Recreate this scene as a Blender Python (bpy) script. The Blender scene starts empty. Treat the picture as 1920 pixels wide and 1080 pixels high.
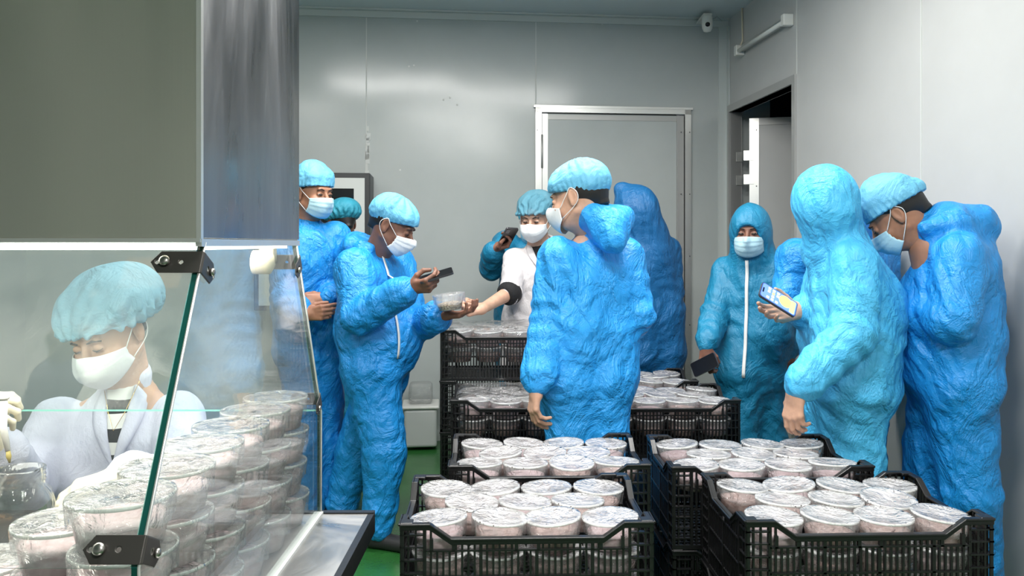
import bpy, bmesh, math, random
import numpy as np
from mathutils import Vector, Matrix
from mathutils.bvhtree import BVHTree
import openvdb

random.seed(7)
SC = bpy.context.scene
COL = SC.collection
PI = math.pi

# ------------------------------------------------------------------ camera, world, exposure, big lights
EYE = 1.39      # camera height (m)
FPX = 1500.0    # focal length in pixels of a 1920 wide frame
cd = bpy.data.cameras.new('camera'); cam = bpy.data.objects.new('camera', cd); COL.objects.link(cam)
cam.location = (0, 0, EYE); cam.rotation_euler = (PI/2, 0, 0)
cd.sensor_width = 36; cd.lens = 36*FPX/1920
cd.shift_x = -8/1920; cd.shift_y = -83/1920
cd.clip_start = .05; cd.clip_end = 60
SC.camera = cam
SC.view_settings.view_transform = 'Standard'; SC.view_settings.look = 'None'
SC.view_settings.gamma = 1; SC.view_settings.use_curve_mapping = False
SC.view_settings.exposure = 0.12
wd = bpy.data.worlds.new('world'); SC.world = wd; wd.use_nodes = True
wd.node_tree.nodes['Background'].inputs[0].default_value = (.8, .88, 1, 1)
wd.node_tree.nodes['Background'].inputs[1].default_value = .12
SC.cycles.max_bounces = 8; SC.cycles.transparent_max_bounces = 24
SC.cycles.caustics_reflective = False; SC.cycles.caustics_refractive = False
SC.cycles.sample_clamp_indirect = 4

CEIL = 3.03
# ceiling tube lamps of the room (fixtures are built further down at the same spots)
LAMPS = [(0.05, 1.35, 0, 66), (0.5, 3.1, 0, 44), (-0.75, 3.5, 0, 40), (-1.9, 1.6, 0, 30), (0.7, -0.6, 0, 76)]  # last one is added behind the viewer, to brighten the hood front
def area(name, loc, rot, sx, sy, power, color=(1, 1, 1)):
    l = bpy.data.lights.new(name, 'AREA'); l.shape = 'RECTANGLE'; l.size = sx; l.size_y = sy
    l.energy = power; l.color = color
    o = bpy.data.objects.new(name, l); COL.objects.link(o); o.location = loc; o.rotation_euler = rot
    return o
for (x, y, r, p) in LAMPS:
    area('lamp_light', (x, y, CEIL-.075), (0, 0, r), 1.2, .12, p, (1, .985, .95))

def W(px, py, d):
    """a point at distance d in front of the camera, measured on the photograph"""
    return np.array([(px-968)/FPX*d, d, EYE-(py-457)/FPX*d])

# ------------------------------------------------------------------ materials
MATS = {}
def mat(name, base=(.8, .8, .8), rough=.5, metal=0, **kw):
    m = bpy.data.materials.new(name); m.use_nodes = True
    b = m.node_tree.nodes['Principled BSDF']
    b.inputs['Base Color'].default_value = (*base, 1)
    b.inputs['Roughness'].default_value = rough
    b.inputs['Metallic'].default_value = metal
    for k, v in kw.items():
        b.inputs[k.replace('_', ' ')].default_value = v
    MATS[name] = m
    return m
def nd(m, t, **kw):
    n = m.node_tree.nodes.new(t)
    for k, v in kw.items(): setattr(n, k, v)
    return n
def lk(m, a, ao, b, bi): m.node_tree.links.new(a.outputs[ao], b.inputs[bi])
def noise(m, scale, detail=3, rough=.5, dist=0, coord='Object', stretch=None):
    tc = nd(m, 'ShaderNodeTexCoord'); mp = nd(m, 'ShaderNodeMapping')
    if stretch: mp.inputs['Scale'].default_value = stretch
    lk(m, tc, coord, mp, 0)
    n = nd(m, 'ShaderNodeTexNoise'); n.inputs['Scale'].default_value = scale
    n.inputs['Detail'].default_value = detail; n.inputs['Roughness'].default_value = rough
    n.inputs['Distortion'].default_value = dist
    lk(m, mp, 0, n, 'Vector')
    return n
def bump(m, src, out, strength, dist, prev=None):
    b = nd(m, 'ShaderNodeBump'); b.inputs['Strength'].default_value = strength; b.inputs['Distance'].default_value = dist
    lk(m, src, out, b, 'Height')
    if prev: lk(m, prev, 0, b, 'Normal')
    lk(m, b, 0, m.node_tree.nodes['Principled BSDF'], 'Normal')
    return b
def ramp(m, src, out, stops):
    r = nd(m, 'ShaderNodeValToRGB'); lk(m, src, out, r, 0)
    e = r.color_ramp.elements
    while len(e) < len(stops): e.new(.5)
    for i, (p, c) in enumerate(stops):
        e[i].position = p; e[i].color = (*c, 1) if len(c) == 3 else c
    return r
def colorize(m, src, out, stops):
    r = ramp(m, src, out, stops); lk(m, r, 0, m.node_tree.nodes['Principled BSDF'], 'Base Color'); return r

def fabric(name, c, rough=.5, crumple=.5, fine=.25, trans=.0, vary=.12):
    """crinkled non-woven cloth: straight creases that cross each other and fade in and out, plus a fine weave"""
    m = mat(name, c, rough)
    tc = nd(m, 'ShaderNodeTexCoord'); prev = None
    for k, (rot, sc, dist, st) in enumerate((((0, .35, .5), 4.2, 5, .8), ((.3, -.75, 1.9), 6.5, 7, .7), ((.2, .9, 1.1), 10, 8, .45))):
        mp = nd(m, 'ShaderNodeMapping'); mp.inputs['Rotation'].default_value = rot; lk(m, tc, 'Object', mp, 0)
        wv = nd(m, 'ShaderNodeTexWave', wave_type='BANDS', wave_profile='TRI'); wv.inputs['Scale'].default_value = sc
        wv.inputs['Distortion'].default_value = dist; wv.inputs['Detail'].default_value = 2; wv.inputs['Detail Scale'].default_value = .8
        lk(m, mp, 0, wv, 'Vector')
        nm = noise(m, 4+2*k, 1); ml = nd(m, 'ShaderNodeMapRange'); lk(m, nm, 'Fac', ml, 0); ml.inputs[1].default_value = .38; ml.inputs[2].default_value = .62
        mu = nd(m, 'ShaderNodeMath', operation='MULTIPLY'); lk(m, wv, 'Fac', mu, 0); lk(m, ml, 0, mu, 1)
        prev = bump(m, mu, 0, crumple*st, .016/(k+1)**.5, prev)
    n7 = noise(m, 6.5, 4, .6, 1.3, stretch=(1, 1, .7))
    a7 = nd(m, 'ShaderNodeMath', operation='SUBTRACT'); lk(m, n7, 'Fac', a7, 0); a7.inputs[1].default_value = .5
    a8 = nd(m, 'ShaderNodeMath', operation='ABSOLUTE'); lk(m, a7, 0, a8, 0)
    a9 = nd(m, 'ShaderNodeMath', operation='MINIMUM'); lk(m, a8, 0, a9, 0); a9.inputs[1].default_value = .10
    prev = bump(m, a9, 0, min(1, crumple*1.3), .045, prev)
    n1 = noise(m, 20, 4, .65, 1.8)
    a1 = nd(m, 'ShaderNodeMath', operation='SUBTRACT'); lk(m, n1, 'Fac', a1, 0); a1.inputs[1].default_value = .5
    a2 = nd(m, 'ShaderNodeMath', operation='ABSOLUTE'); lk(m, a1, 0, a2, 0)
    b2 = bump(m, a2, 0, crumple*.7, .022, prev)
    n2 = noise(m, 420, 2, .6)
    bump(m, n2, 'Fac', fine, .002, b2)
    n3 = noise(m, 3.5, 3, .6)
    colorize(m, n3, 'Fac', [(.3, tuple(x*(1-vary) for x in c)), (.7, tuple(min(1, x*(1+vary)+vary*.04) for x in c))])
    if trans:
        b = m.node_tree.nodes['Principled BSDF']; b.inputs['Alpha'].default_value = 1-trans
    return m
SUIT = fabric('suit_blue', (.010, .27, .70), .40, .6)
SUIT2 = fabric('suit_sky', (.065, .46, .80), .45, .55)
SUIT3 = fabric('suit_bright', (.022, .34, .83), .40, .65)
SUITD = fabric('suit_teal', (.007, .20, .36), .5, .4)
SUITK = fabric('suit_royal', (.003, .105, .28), .5, .4)
CAPB = fabric('cap_blue', (.13, .44, .66), .6, .3, .35)
CAPT = fabric('cap_teal', (.03, .30, .42), .6, .3, .3)
CAPN = fabric('cap_net', (.10, .30, .40), .7, .5, .5, .25)
CAPW = fabric('cap_sheer', (.30, .62, .78), .6, .5, .4, .32)
COAT = fabric('coat_white', (.66, .62, .62), .7, .25, .3, vary=.03)
COATL = fabric('coat_lilac', (.62, .64, .76), .75, .22, .3, vary=.03)
MASKW = fabric('mask_white', (.80, .82, .82), .7, .1, .3, vary=.02)
MASKB = fabric('mask_blue', (.48, .72, .80), .7, .1, .3, vary=.03)
MASKD = fabric('mask_deep_blue', (.07, .30, .45), .7, .1, .3, vary=.03)
LINEN = mat('linen', (.8, .8, .78), .8)
STRAP = mat('strap', (.85, .86, .85), .7)
def skin(name, c):
    m = mat(name, c, .5, Subsurface_Weight=.12, Subsurface_Scale=.01)
    m.node_tree.nodes['Principled BSDF'].inputs['Subsurface Radius'].default_value = (1, .35, .2)
    n = noise(m, 22, 4, .6); colorize(m, n, 'Fac', [(.3, tuple(x*.85 for x in c)), (.7, tuple(x*1.12 for x in c))])
    n2 = noise(m, 300, 3, .6); bump(m, n2, 'Fac', .15, .002)
    return m
SK1 = skin('skin_tan', (.36, .17, .10)); SK2 = skin('skin_light', (.56, .33, .23)); SK3 = skin('skin_dark', (.22, .10, .065))
GLOVE = mat('glove', (.80, .74, .58), .45)
HAIR = mat('hair_black', (.010, .009, .009), .5)
LASH = mat('lash', (.02, .014, .012), .6)
EYEW = mat('eye', (.05, .03, .02), .25)
BLACKCLOTH = mat('black_knit', (.008, .008, .009), .85)
_n = noise(BLACKCLOTH, 150, 2); bump(BLACKCLOTH, _n, 'Fac', .5, .004)
SHOE = mat('shoe', (.02, .02, .022), .5)

WALL = mat('wall_panel', (.47, .505, .50), .19)
_n = noise(WALL, 3, 4, .6); colorize(WALL, _n, 'Fac', [(.3, (.455, .49, .485)), (.7, (.485, .52, .515))])
_n = noise(WALL, 1.3, 2); _b = bump(WALL, _n, 'Fac', .12, .05)
WALLR = mat('wall_panel_right', (.50, .505, .495), .36)
_n = noise(WALLR, 3, 4, .6); colorize(WALLR, _n, 'Fac', [(.3, (.49, .495, .487)), (.7, (.52, .525, .517))])
CEILM = mat('ceiling_panel', (.62, .68, .70), .5)
TRIM = mat('cove_trim', (.56, .60, .59), .4)
ALU = mat('aluminium', (.74, .74, .72), .32, .85)
ALUD = mat('aluminium_dull', (.46, .46, .45), .45, .5)
SEAL = mat('sealant', (.60, .62, .60), .6)
FLOOR = mat('floor_epoxy', (.03, .16, .045), .25)
_n = noise(FLOOR, 4, 5, .6); colorize(FLOOR, _n, 'Fac', [(.3, (.018, .105, .022)), (.7, (.032, .15, .036))])
_n = noise(FLOOR, 9, 3); bump(FLOOR, _n, 'Fac', .08, .02)
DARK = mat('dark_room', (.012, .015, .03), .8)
STEEL = mat('stainless', (.70, .675, .60), .3, 1)
_n = noise(STEEL, 1, 3, .6, 0, 'Object', (260, 260, 3)); _b = bump(STEEL, _n, 'Fac', .04, .002)
_n = noise(STEEL, 1.6, 2, .4, .2); bump(STEEL, _n, 'Fac', .12, .04, _b)
_n = noise(STEEL, 3, 3, .5, .3, 'Object', (1, 1, .35)); _r = ramp(STEEL, _n, 'Fac', [(.3, (.26, .26, .26)), (.7, (.40, .40, .40))])
lk(STEEL, _r, 0, STEEL.node_tree.nodes['Principled BSDF'], 'Roughness')
STEEL_DIMMED = mat('stainless_dimmed', (.30, .30, .31), .3, 1)  # hood steel darkened in colour to dim the side's reflections, plus smudge streaks
_n = noise(STEEL_DIMMED, 5, 5, .6, .8, 'Object', (1, 1, .22)); _r = ramp(STEEL_DIMMED, _n, 'Fac', [(.35, (.20, .20, .20)), (.68, (.46, .46, .46))]); lk(STEEL_DIMMED, _r, 0, STEEL_DIMMED.node_tree.nodes['Principled BSDF'], 'Roughness')
_n = noise(STEEL_DIMMED, 9, 4, .6, 1.2, 'Object', (1, 1, .16)); colorize(STEEL_DIMMED, _n, 'Fac', [(.3, (.25, .25, .26)), (.62, (.31, .31, .32)), (.72, (.50, .50, .50))]); _n = noise(STEEL_DIMMED, 3, 2, .5, .3); bump(STEEL_DIMMED, _n, 'Fac', .25, .03)
STEELT = mat('stainless_table', (.52, .51, .50), .3, 1)
_n = noise(STEELT, 4, 5, .65, 1); bump(STEELT, _n, 'Fac', .12, .02)
_r = ramp(STEELT, _n, 'Fac', [(.35, (.2, .2, .2)), (.7, (.45, .45, .45))]); lk(STEELT, _r, 0, STEELT.node_tree.nodes['Principled BSDF'], 'Roughness')
BRK = mat('bracket_steel', (.075, .07, .065), .38, .7)
SCREW = mat('screw_steel', (.35, .34, .32), .3, 1)
BLACKP = mat('black_plastic', (.008, .008, .009), .34)
_n = noise(BLACKP, 30, 3); bump(BLACKP, _n, 'Fac', .1, .004)
WHITEP = mat('white_plastic', (.80, .80, .76), .4)
CREAM = mat('cream_plastic', (.75, .68, .52), .4)
PHONE = mat('phone_black', (.006, .006, .008), .18)
PHONEF = mat('phone_frame', (.10, .10, .11), .3, .6)
FRAMEB = mat('pass_frame_dark', (.03, .032, .035), .4)
FRAMEW = mat('pass_frame_white', (.60, .62, .60), .35)
WOOD = mat('wood_block', (.42, .20, .06), .5)
_n = noise(WOOD, 14, 5, .6, .8, 'Object', (1, 6, 6)); colorize(WOOD, _n, 'Fac', [(.3, (.24, .10, .03)), (.7, (.55, .29, .10))])
WICK = mat('swab_tip', (.35, .28, .08), .6)
GOLD = mat('gold', (.8, .55, .2), .25, 1)
EDGE = mat('glass_edge', (.004, .06, .05), .08, 0, Coat_Weight=.6)
EDGEL = mat('glass_edge_light', (.25, .62, .52), .15)

def see_through(name, tint, gl_rough, f0=1.45, diff=0.0, diffc=(.9, .9, .9), wr=None, mask=None, amt=1.0, spec=None):
    """thin clear sheet: transparent + fresnel gloss (+ a milky diffuse share)"""
    m = bpy.data.materials.new(name); m.use_nodes = True
    nt = m.node_tree; nt.nodes.remove(nt.nodes['Principled BSDF']); out = nt.nodes['Material Output']
    tr = nd(m, 'ShaderNodeBsdfTransparent'); tr.inputs[0].default_value = (*tint, 1)
    gl = nd(m, 'ShaderNodeBsdfGlossy'); gl.inputs['Roughness'].default_value = gl_rough
    fr = nd(m, 'ShaderNodeLayerWeight'); fr.inputs['Blend'].default_value = .5
    pw = nd(m, 'ShaderNodeMath', operation='POWER'); lk(m, fr, 'Facing', pw, 0); pw.inputs[1].default_value = 5
    r0 = ((f0-1)/(f0+1))**2
    mz = nd(m, 'ShaderNodeMath', operation='MULTIPLY_ADD'); lk(m, pw, 0, mz, 0); mz.inputs[1].default_value = 1-r0; mz.inputs[2].default_value = r0
    ml = nd(m, 'ShaderNodeMath', operation='MULTIPLY'); lk(m, mz, 0, ml, 0); ml.inputs[1].default_value = amt; ml.use_clamp = True
    s1 = nd(m, 'ShaderNodeMixShader')
    base = tr
    if diff or mask:
        df = nd(m, 'ShaderNodeBsdfDiffuse'); df.inputs[0].default_value = (*diffc, 1)
        tl = nd(m, 'ShaderNodeBsdfTranslucent'); tl.inputs[0].default_value = (*diffc, 1)
        a = nd(m, 'ShaderNodeMixShader'); a.inputs[0].default_value = .4; lk(m, df, 0, a, 1); lk(m, tl, 0, a, 2)
        s0 = nd(m, 'ShaderNodeMixShader'); s0.inputs[0].default_value = diff
        lk(m, tr, 0, s0, 1); lk(m, a, 0, s0, 2); base = s0
        if mask:
            n = noise(m, mask[0], 4, .6, mask[3] if len(mask) > 3 else 0)
            r = ramp(m, n, 'Fac', [(mask[1], (diff*.55,)*3), (mask[2], (min(1, diff*1.35),)*3)]); lk(m, r, 0, s0, 0)
        if spec:    # dark specks on the sheet
            v = nd(m, 'ShaderNodeTexVoronoi'); v.inputs['Scale'].default_value = spec
            tc = nd(m, 'ShaderNodeTexCoord'); lk(m, tc, 'Object', v, 'Vector')
            n5 = noise(m, 22, 2, .5)
            r1 = ramp(m, v, 'Distance', [(.26, (1, 1, 1)), (.36, (0, 0, 0))]); r2 = ramp(m, n5, 'Fac', [(.50, (0, 0, 0)), (.60, (1, 1, 1))])
            mm = nd(m, 'ShaderNodeMath', operation='MULTIPLY'); lk(m, r1, 0, mm, 0); lk(m, r2, 0, mm, 1)
            dk = nd(m, 'ShaderNodeBsdfDiffuse'); dk.inputs[0].default_value = (.10, .085, .08, 1)
            s2 = nd(m, 'ShaderNodeMixShader'); lk(m, mm, 0, s2, 0); lk(m, s0, 0, s2, 1); lk(m, dk, 0, s2, 2); base = s2
    lk(m, ml, 0, s1, 0); lk(m, base, 0, s1, 1); lk(m, gl, 0, s1, 2); lk(m, s1, 0, out, 0)
    if wr:
        n = noise(m, wr[0], 4, .6, 1.5); b = nd(m, 'ShaderNodeBump'); b.inputs['Strength'].default_value = wr[1]
        b.inputs['Distance'].default_value = wr[2]; lk(m, n, 'Fac', b, 'Height'); lk(m, b, 0, gl, 'Normal'); lk(m, b, 0, fr, 'Normal')
    MATS[name] = m
    return m
GLASS = see_through('glass', (.96, .985, .975), .02, 1.5, .03, (.8, .88, .95), None, (2.5, .3, .75), .95)
CUP = see_through('cup_clear', (.97, .97, .97), .12, 1.45, .27, (.90, .91, .90), (30, .3, .01))
RIM = see_through('cup_rim', (.95, .97, .95), .2, 1.5, .93, (.88, .90, .86))
LID = see_through('film_lid', (1, 1, 1), .14, 1.45, .72, (.90, .90, .915), (22, .6, .02), (14, .36, .60, .8), 1.6, 135)
LIDC = see_through('film_lid_clear', (1, 1, 1), .10, 1.45, .24, (.93, .93, .94), (26, 1, .02), (18, .35, .7, .6), 1.8)
SHEET = see_through('plastic_sheet', (1, 1, 1), .1, 1.45, .16, (.9, .9, .9), (16, 1, .03), (9, .4, .7, 1), 2.2)
JARG = see_through('jar_glass', (.98, .99, .985), .02, 1.5, .01, (.9, .9, .9), (7, .5, .02), None, 1.8)
CONT = mat('substrate', (.40, .25, .22), .8)
_n = noise(CONT, 60, 4, .6); colorize(CONT, _n, 'Fac', [(.3, (.26, .14, .12)), (.5, (.50, .34, .31)), (.72, (.66, .52, .50))]); bump(CONT, _n, 'Fac', .5, .006)
CONTP = mat('substrate_pink', (.62, .44, .45), .8)
_n = noise(CONTP, 40, 4, .6); colorize(CONTP, _n, 'Fac', [(.3, (.48, .30, .31)), (.6, (.72, .56, .58))]); bump(CONTP, _n, 'Fac', .4, .005)
GRAIN = mat('grain', (.66, .50, .34), .7)
_n = noise(GRAIN, 150, 2, .6); colorize(GRAIN, _n, 'Fac', [(.35, (.28, .17, .10)), (.6, (.78, .64, .46))]); bump(GRAIN, _n, 'Fac', 1, .01)
def emit(name, c, s):
    m = bpy.data.materials.new(name); m.use_nodes = True; b = m.node_tree.nodes['Principled BSDF']
    b.inputs['Base Color'].default_value = (*c, 1); b.inputs['Emission Color'].default_value = (*c, 1); b.inputs['Emission Strength'].default_value = s
    MATS[name] = m; return m
TUBE = emit('lamp_tube', (1, .97, .90), 9)
PANELW = emit('lamp_diffuser', (1, .95, .86), 9.5)
SCREEN = bpy.data.materials.new('phone_screen'); SCREEN.use_nodes = True
ICON = [emit('icon_%s' % k, c, 1) for k, c in (('blue', (.12, .22, .75)), ('white', (.8, .85, .9)), ('yellow', (.95, .75, .15)), ('lime', (.45, .8, .2)), ('navy', (.03, .06, .25)))]

# ------------------------------------------------------------------ object helpers
def props(o, label=None, cat=None, group=None, kind=None):
    if label: o['label'] = label
    if cat: o['category'] = cat
    if group: o['group'] = group
    if kind: o['kind'] = kind
    return o
def mk(name, verts, faces, m, parent=None, smooth=True, mats=None, fmat=None, label=None):
    """link one mesh object; verts are world coordinates"""
    me = bpy.data.meshes.new(name)
    v = np.asarray(verts, dtype=float).reshape(-1, 3)
    if parent is not None: v = v-np.array(root_loc(parent))
    me.from_pydata(v.tolist(), [], [list(map(int, f)) for f in faces])
    for x in (mats or [m]): me.materials.append(x)
    if fmat is not None: me.polygons.foreach_set('material_index', fmat)
    if smooth: me.polygons.foreach_set('use_smooth', [True]*len(me.polygons))
    me.update()
    o = bpy.data.objects.new(name, me); COL.objects.link(o)
    if parent is not None: o.parent = parent
    if label: o['label'] = label
    return o
def root_loc(o):
    l = Vector((0, 0, 0))
    while o is not None: l += o.location; o = o.parent
    return tuple(l)
def empty(name, loc, label=None, cat=None, group=None):
    o = bpy.data.objects.new(name, None); COL.objects.link(o); o.location = loc; o.empty_display_size = .05
    return props(o, label, cat, group)
class MB:
    """collects boxes, bars, tubes and lathes in one mesh"""
    def __init__(s): s.v = []; s.f = []; s.m = []
    def raw(s, v, f, mi=0):
        n = len(s.v); s.v += [tuple(map(float, p)) for p in v]; s.f += [[i+n for i in q] for q in f]; s.m += [mi]*len(f); return s
    def box(s, x0, x1, y0, y1, z0, z1, mi=0):
        v = [(x, y, z) for z in (z0, z1) for y in (y0, y1) for x in (x0, x1)]
        return s.raw(v, [(0, 2, 3, 1), (4, 5, 7, 6), (0, 1, 5, 4), (2, 6, 7, 3), (0, 4, 6, 2), (1, 3, 7, 5)], mi)
    def obox(s, c, ax, ay, az, hx, hy, hz, mi=0):
        c, ax, ay, az = (np.array(t, float) for t in (c, ax, ay, az))
        v = [c+ax*hx*i+ay*hy*j+az*hz*k for k in (-1, 1) for j in (-1, 1) for i in (-1, 1)]
        return s.raw(v, [(0, 2, 3, 1), (4, 5, 7, 6), (0, 1, 5, 4), (2, 6, 7, 3), (0, 4, 6, 2), (1, 3, 7, 5)], mi)
    def tube(s, pts, r, n=8, mi=0):
        pts = [np.array(p, float) for p in pts]; rs = r if isinstance(r, (list, tuple)) else [r]*len(pts)
        rings = []; ref = None
        for i, p in enumerate(pts):
            t = pts[min(i+1, len(pts)-1)]-pts[max(i-1, 0)]; t /= np.linalg.norm(t)+1e-9
            if ref is None: ref = np.array([0, 0, 1.]) if abs(t[2]) < .9 else np.array([1., 0, 0])
            a = np.cross(t, ref); a /= np.linalg.norm(a); b = np.cross(a, t); ref = b
            rings.append([p+rs[i]*(a*math.cos(2*PI*k/n)+b*math.sin(2*PI*k/n)) for k in range(n)])
        v = [q for rg in rings for q in rg]; f = []
        for i in range(len(pts)-1):
            for k in range(n): f.append((i*n+k, i*n+(k+1) % n, (i+1)*n+(k+1) % n, (i+1)*n+k))
        f.append(tuple(range(n-1, -1, -1))); f.append(tuple((len(pts)-1)*n+k for k in range(n)))
        return s.raw(v, f, mi)
    def lathe(s, prof, n=32, c=(0, 0, 0), mi=0, wob=None):
        v = []; f = []
        for i, (r, z) in enumerate(prof):
            for k in range(n):
                a = 2*PI*k/n; w = wob(a, i) if wob else 0
                v.append((c[0]+(r+w)*math.cos(a), c[1]+(r+w)*math.sin(a), c[2]+z))
        for i in range(len(prof)-1):
            for k in range(n): f.append((i*n+k, i*n+(k+1) % n, (i+1)*n+(k+1) % n, (i+1)*n+k))
        return s.raw(v, f, mi)
    def build(s, name, m, parent=None, smooth=False, mats=None, label=None):
        return mk(name, s.v, s.f, m, parent, smooth, mats, s.m if mats else None, label)
def bevel(o, w=.004, seg=2):
    md = o.modifiers.new('bevel', 'BEVEL'); md.width = w; md.segments = seg; md.limit_method = 'ANGLE'; return o
def setting(o): o['kind'] = 'structure'; return o
def copy_tree(src, loc, rz=0, parent=None):
    c = src.copy(); COL.objects.link(c); c.location = loc; c.rotation_euler = (0, 0, rz)
    for ch in list(src.children):
        d = ch.copy(); COL.objects.link(d); d.parent = c
        for g in list(ch.children):
            e = g.copy(); COL.objects.link(e); e.parent = d
    return c

# ------------------------------------------------------------------ noise and distance fields
def vnoise(p, seed=0):
    p = np.asarray(p, np.float64)+seed*17.31; i = np.floor(p).astype(np.int64); f = p-i; f = f*f*(3-2*f)
    def h(x, y, z):
        n = (x*73856093 ^ y*19349663 ^ z*83492791) & 0x7fffffff
        n = (n ^ (n >> 13))*1274126177 & 0x7fffffff
        return ((n ^ (n >> 16)) & 0xffff)/65535.
    r = 0
    for dx in (0, 1):
        for dy in (0, 1):
            for dz in (0, 1):
                w = (f[:, 0] if dx else 1-f[:, 0])*(f[:, 1] if dy else 1-f[:, 1])*(f[:, 2] if dz else 1-f[:, 2])
                r = r+w*h(i[:, 0]+dx, i[:, 1]+dy, i[:, 2]+dz)
    return r
def nrm(v): v = np.array(v, float); return v/(np.linalg.norm(v)+1e-12)
class Vol:
    def __init__(s, lo, hi, vx):
        s.vx = vx; s.lo = np.array(lo, float)-3*vx
        s.n = np.ceil((np.array(hi, float)+3*vx-s.lo)/vx).astype(int)+1
        s.D = np.full(s.n, .25, np.float32)
    def sub(s, lo, hi, pad):
        a = np.clip(np.floor((np.array(lo)-pad-s.lo)/s.vx).astype(int), 0, s.n-1); b = np.clip(np.ceil((np.array(hi)+pad-s.lo)/s.vx).astype(int)+1, 1, s.n)
        sl = tuple(slice(int(i), int(j)) for i, j in zip(a, b))
        ax = [s.lo[k]+s.vx*np.arange(a[k], b[k]) for k in range(3)]
        X, Y, Z = np.meshgrid(*ax, indexing='ij', sparse=False)
        return sl, np.stack([X, Y, Z], -1)
    def put(s, lo, hi, fn, k=.02, op='add'):
        sl, P = s.sub(lo, hi, k+4*s.vx)
        if P.size == 0: return s
        d = fn(P).astype(np.float32); D = s.D[sl]
        if op == 'add':
            h = np.clip(.5+.5*(D-d)/k, 0, 1); s.D[sl] = D*(1-h)+d*h-k*h*(1-h)
        elif op == 'cut':
            h = np.clip(.5-.5*(D+d)/k, 0, 1); s.D[sl] = D*(1-h)+(-d)*h+k*h*(1-h)
        elif op == 'and':
            s.D[sl] = np.maximum(D, d)
        return s
    def cone(s, a, b, ra, rb, k=.02, op='add', sq=None):
        """tapered capsule; sq=(axis, factor) squashes it along an axis"""
        a = np.array(a, float); b = np.array(b, float); R = max(ra, rb)
        lo = np.minimum(a, b)-R; hi = np.maximum(a, b)+R
        def fn(P):
            Q = P-a; ab = b-a
            if sq is not None:
                ax = nrm(sq[0]); f = 1/sq[1]-1
                Q = Q+(Q@ax)[..., None]*ax*f; ab = ab+(ab@ax)*ax*f
            t = np.clip((Q@ab)/(ab@ab+1e-12), 0, 1)
            d = np.sqrt(((Q-t[..., None]*ab)**2).sum(-1))-(ra+(rb-ra)*t)
            return d*(sq[1] if sq is not None and sq[1] < 1 else 1)
        if sq is not None and sq[1] > 1: lo = lo-R*(sq[1]-1); hi = hi+R*(sq[1]-1)
        return s.put(lo, hi, fn, k, op)
    def ell(s, c, r, M=None, k=.02, op='add'):
        c = np.array(c, float); r = np.array(r, float); M = np.eye(3) if M is None else np.array(M)
        R = r.max()
        def fn(P):
            Q = (P-c)@M.T; k0 = np.sqrt(((Q/r)**2).sum(-1)); k1 = np.sqrt(((Q/r**2)**2).sum(-1))+1e-9
            return k0*(k0-1)/k1
        return s.put(c-R, c+R, fn, k, op)
    def rbox(s, c, h, rad, M=None, k=.01, op='add'):
        c = np.array(c, float); h = np.array(h, float); M = np.eye(3) if M is None else np.array(M); R = np.linalg.norm(h)+rad
        def fn(P):
            Q = np.abs((P-c)@M.T)-h
            return np.sqrt((np.maximum(Q, 0)**2).sum(-1))+np.minimum(Q.max(-1), 0)-rad
        return s.put(c-R, c+R, fn, k, op)
    def half(s, p, n, soft=0):
        """keep the side that n points away from"""
        p = np.array(p, float); n = nrm(n); sl, P = s.sub(s.lo, s.lo+s.n*s.vx, 0)
        s.D[sl] = np.maximum(s.D[sl], ((P-p)@n).astype(np.float32)); return s
    def mesh(s):
        g = openvdb.FloatGrid(background=.25); g.copyFromArray(s.D); pts, quads = g.convertToQuads(0.0)
        v = np.array(pts, float)*s.vx+s.lo; q = np.array(quads)[:, ::-1]
        return v, q
def vnormals(v, q):
    n = np.cross(v[q[:, 2]]-v[q[:, 0]], v[q[:, 3]]-v[q[:, 1]]); o = np.zeros_like(v)
    for i in range(4): np.add.at(o, q[:, i], n)
    return o/(np.linalg.norm(o, axis=1, keepdims=True)+1e-9)
def orient(v, q):
    """make the faces look outwards"""
    c = v[q].mean(1); n = np.cross(v[q[:, 2]]-v[q[:, 0]], v[q[:, 3]]-v[q[:, 1]])
    return q if (n*c).sum() > 0 else q[:, ::-1]
def relax(v, q, it=1, f=.5):
    for _ in range(it):
        s = np.zeros_like(v); c = np.zeros(len(v))
        for i in range(4):
            j = (i+1) % 4; np.add.at(s, q[:, i], v[q[:, j]]); np.add.at(c, q[:, i], 1); np.add.at(s, q[:, j], v[q[:, i]]); np.add.at(c, q[:, j], 1)
        v = v+f*(s/c[:, None]-v)
    return v
def join(parts):
    V = []; F = []; n = 0
    for v, q in parts: V.append(v); F.append(np.asarray(q)+n); n += len(v)
    return np.vstack(V), np.vstack(F)

# ------------------------------------------------------------------ THE ROOM
RX = 1.55                                  # right wall
def backy(x): return 5.71+.1*x             # back wall runs slightly away to the right
def wallbox(name, pts, z0, z1, th, m):
    pass
# back wall as an angled slab
BW0, BW1 = -3.3, RX+.02
bd = nrm([1, .1, 0]); bn = np.array([-bd[1], bd[0], 0])      # direction along the wall, outward (away from the room)
def bw(x, z, off=0): p = np.array([x, backy(x), z]); return p+bn*(-off)   # off > 0: towards the room
def bw_slab(mb, x0, x1, z0, z1, o0, o1, mi=0):
    v = [bw(x, z, o) for z in (z0, z1) for o in (o1, o0) for x in (x0, x1)]
    return mb.raw(v, [(0, 2, 3, 1), (4, 5, 7, 6), (0, 1, 5, 4), (2, 6, 7, 3), (0, 4, 6, 2), (1, 3, 7, 5)], mi)
D1X0, D1X1, D1Z = .135, 1.27, 2.375        # closed door in the back wall (outer frame)
m = MB()
bw_slab(m, BW0, D1X0+.03, 0, CEIL, -.08, 0); bw_slab(m, D1X1-.03, BW1+.3, 0, CEIL, -.08, 0); bw_slab(m, D1X0+.03, D1X1-.03, D1Z-.03, CEIL, -.08, 0)
setting(m.build('wall_back', WALL))
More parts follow.
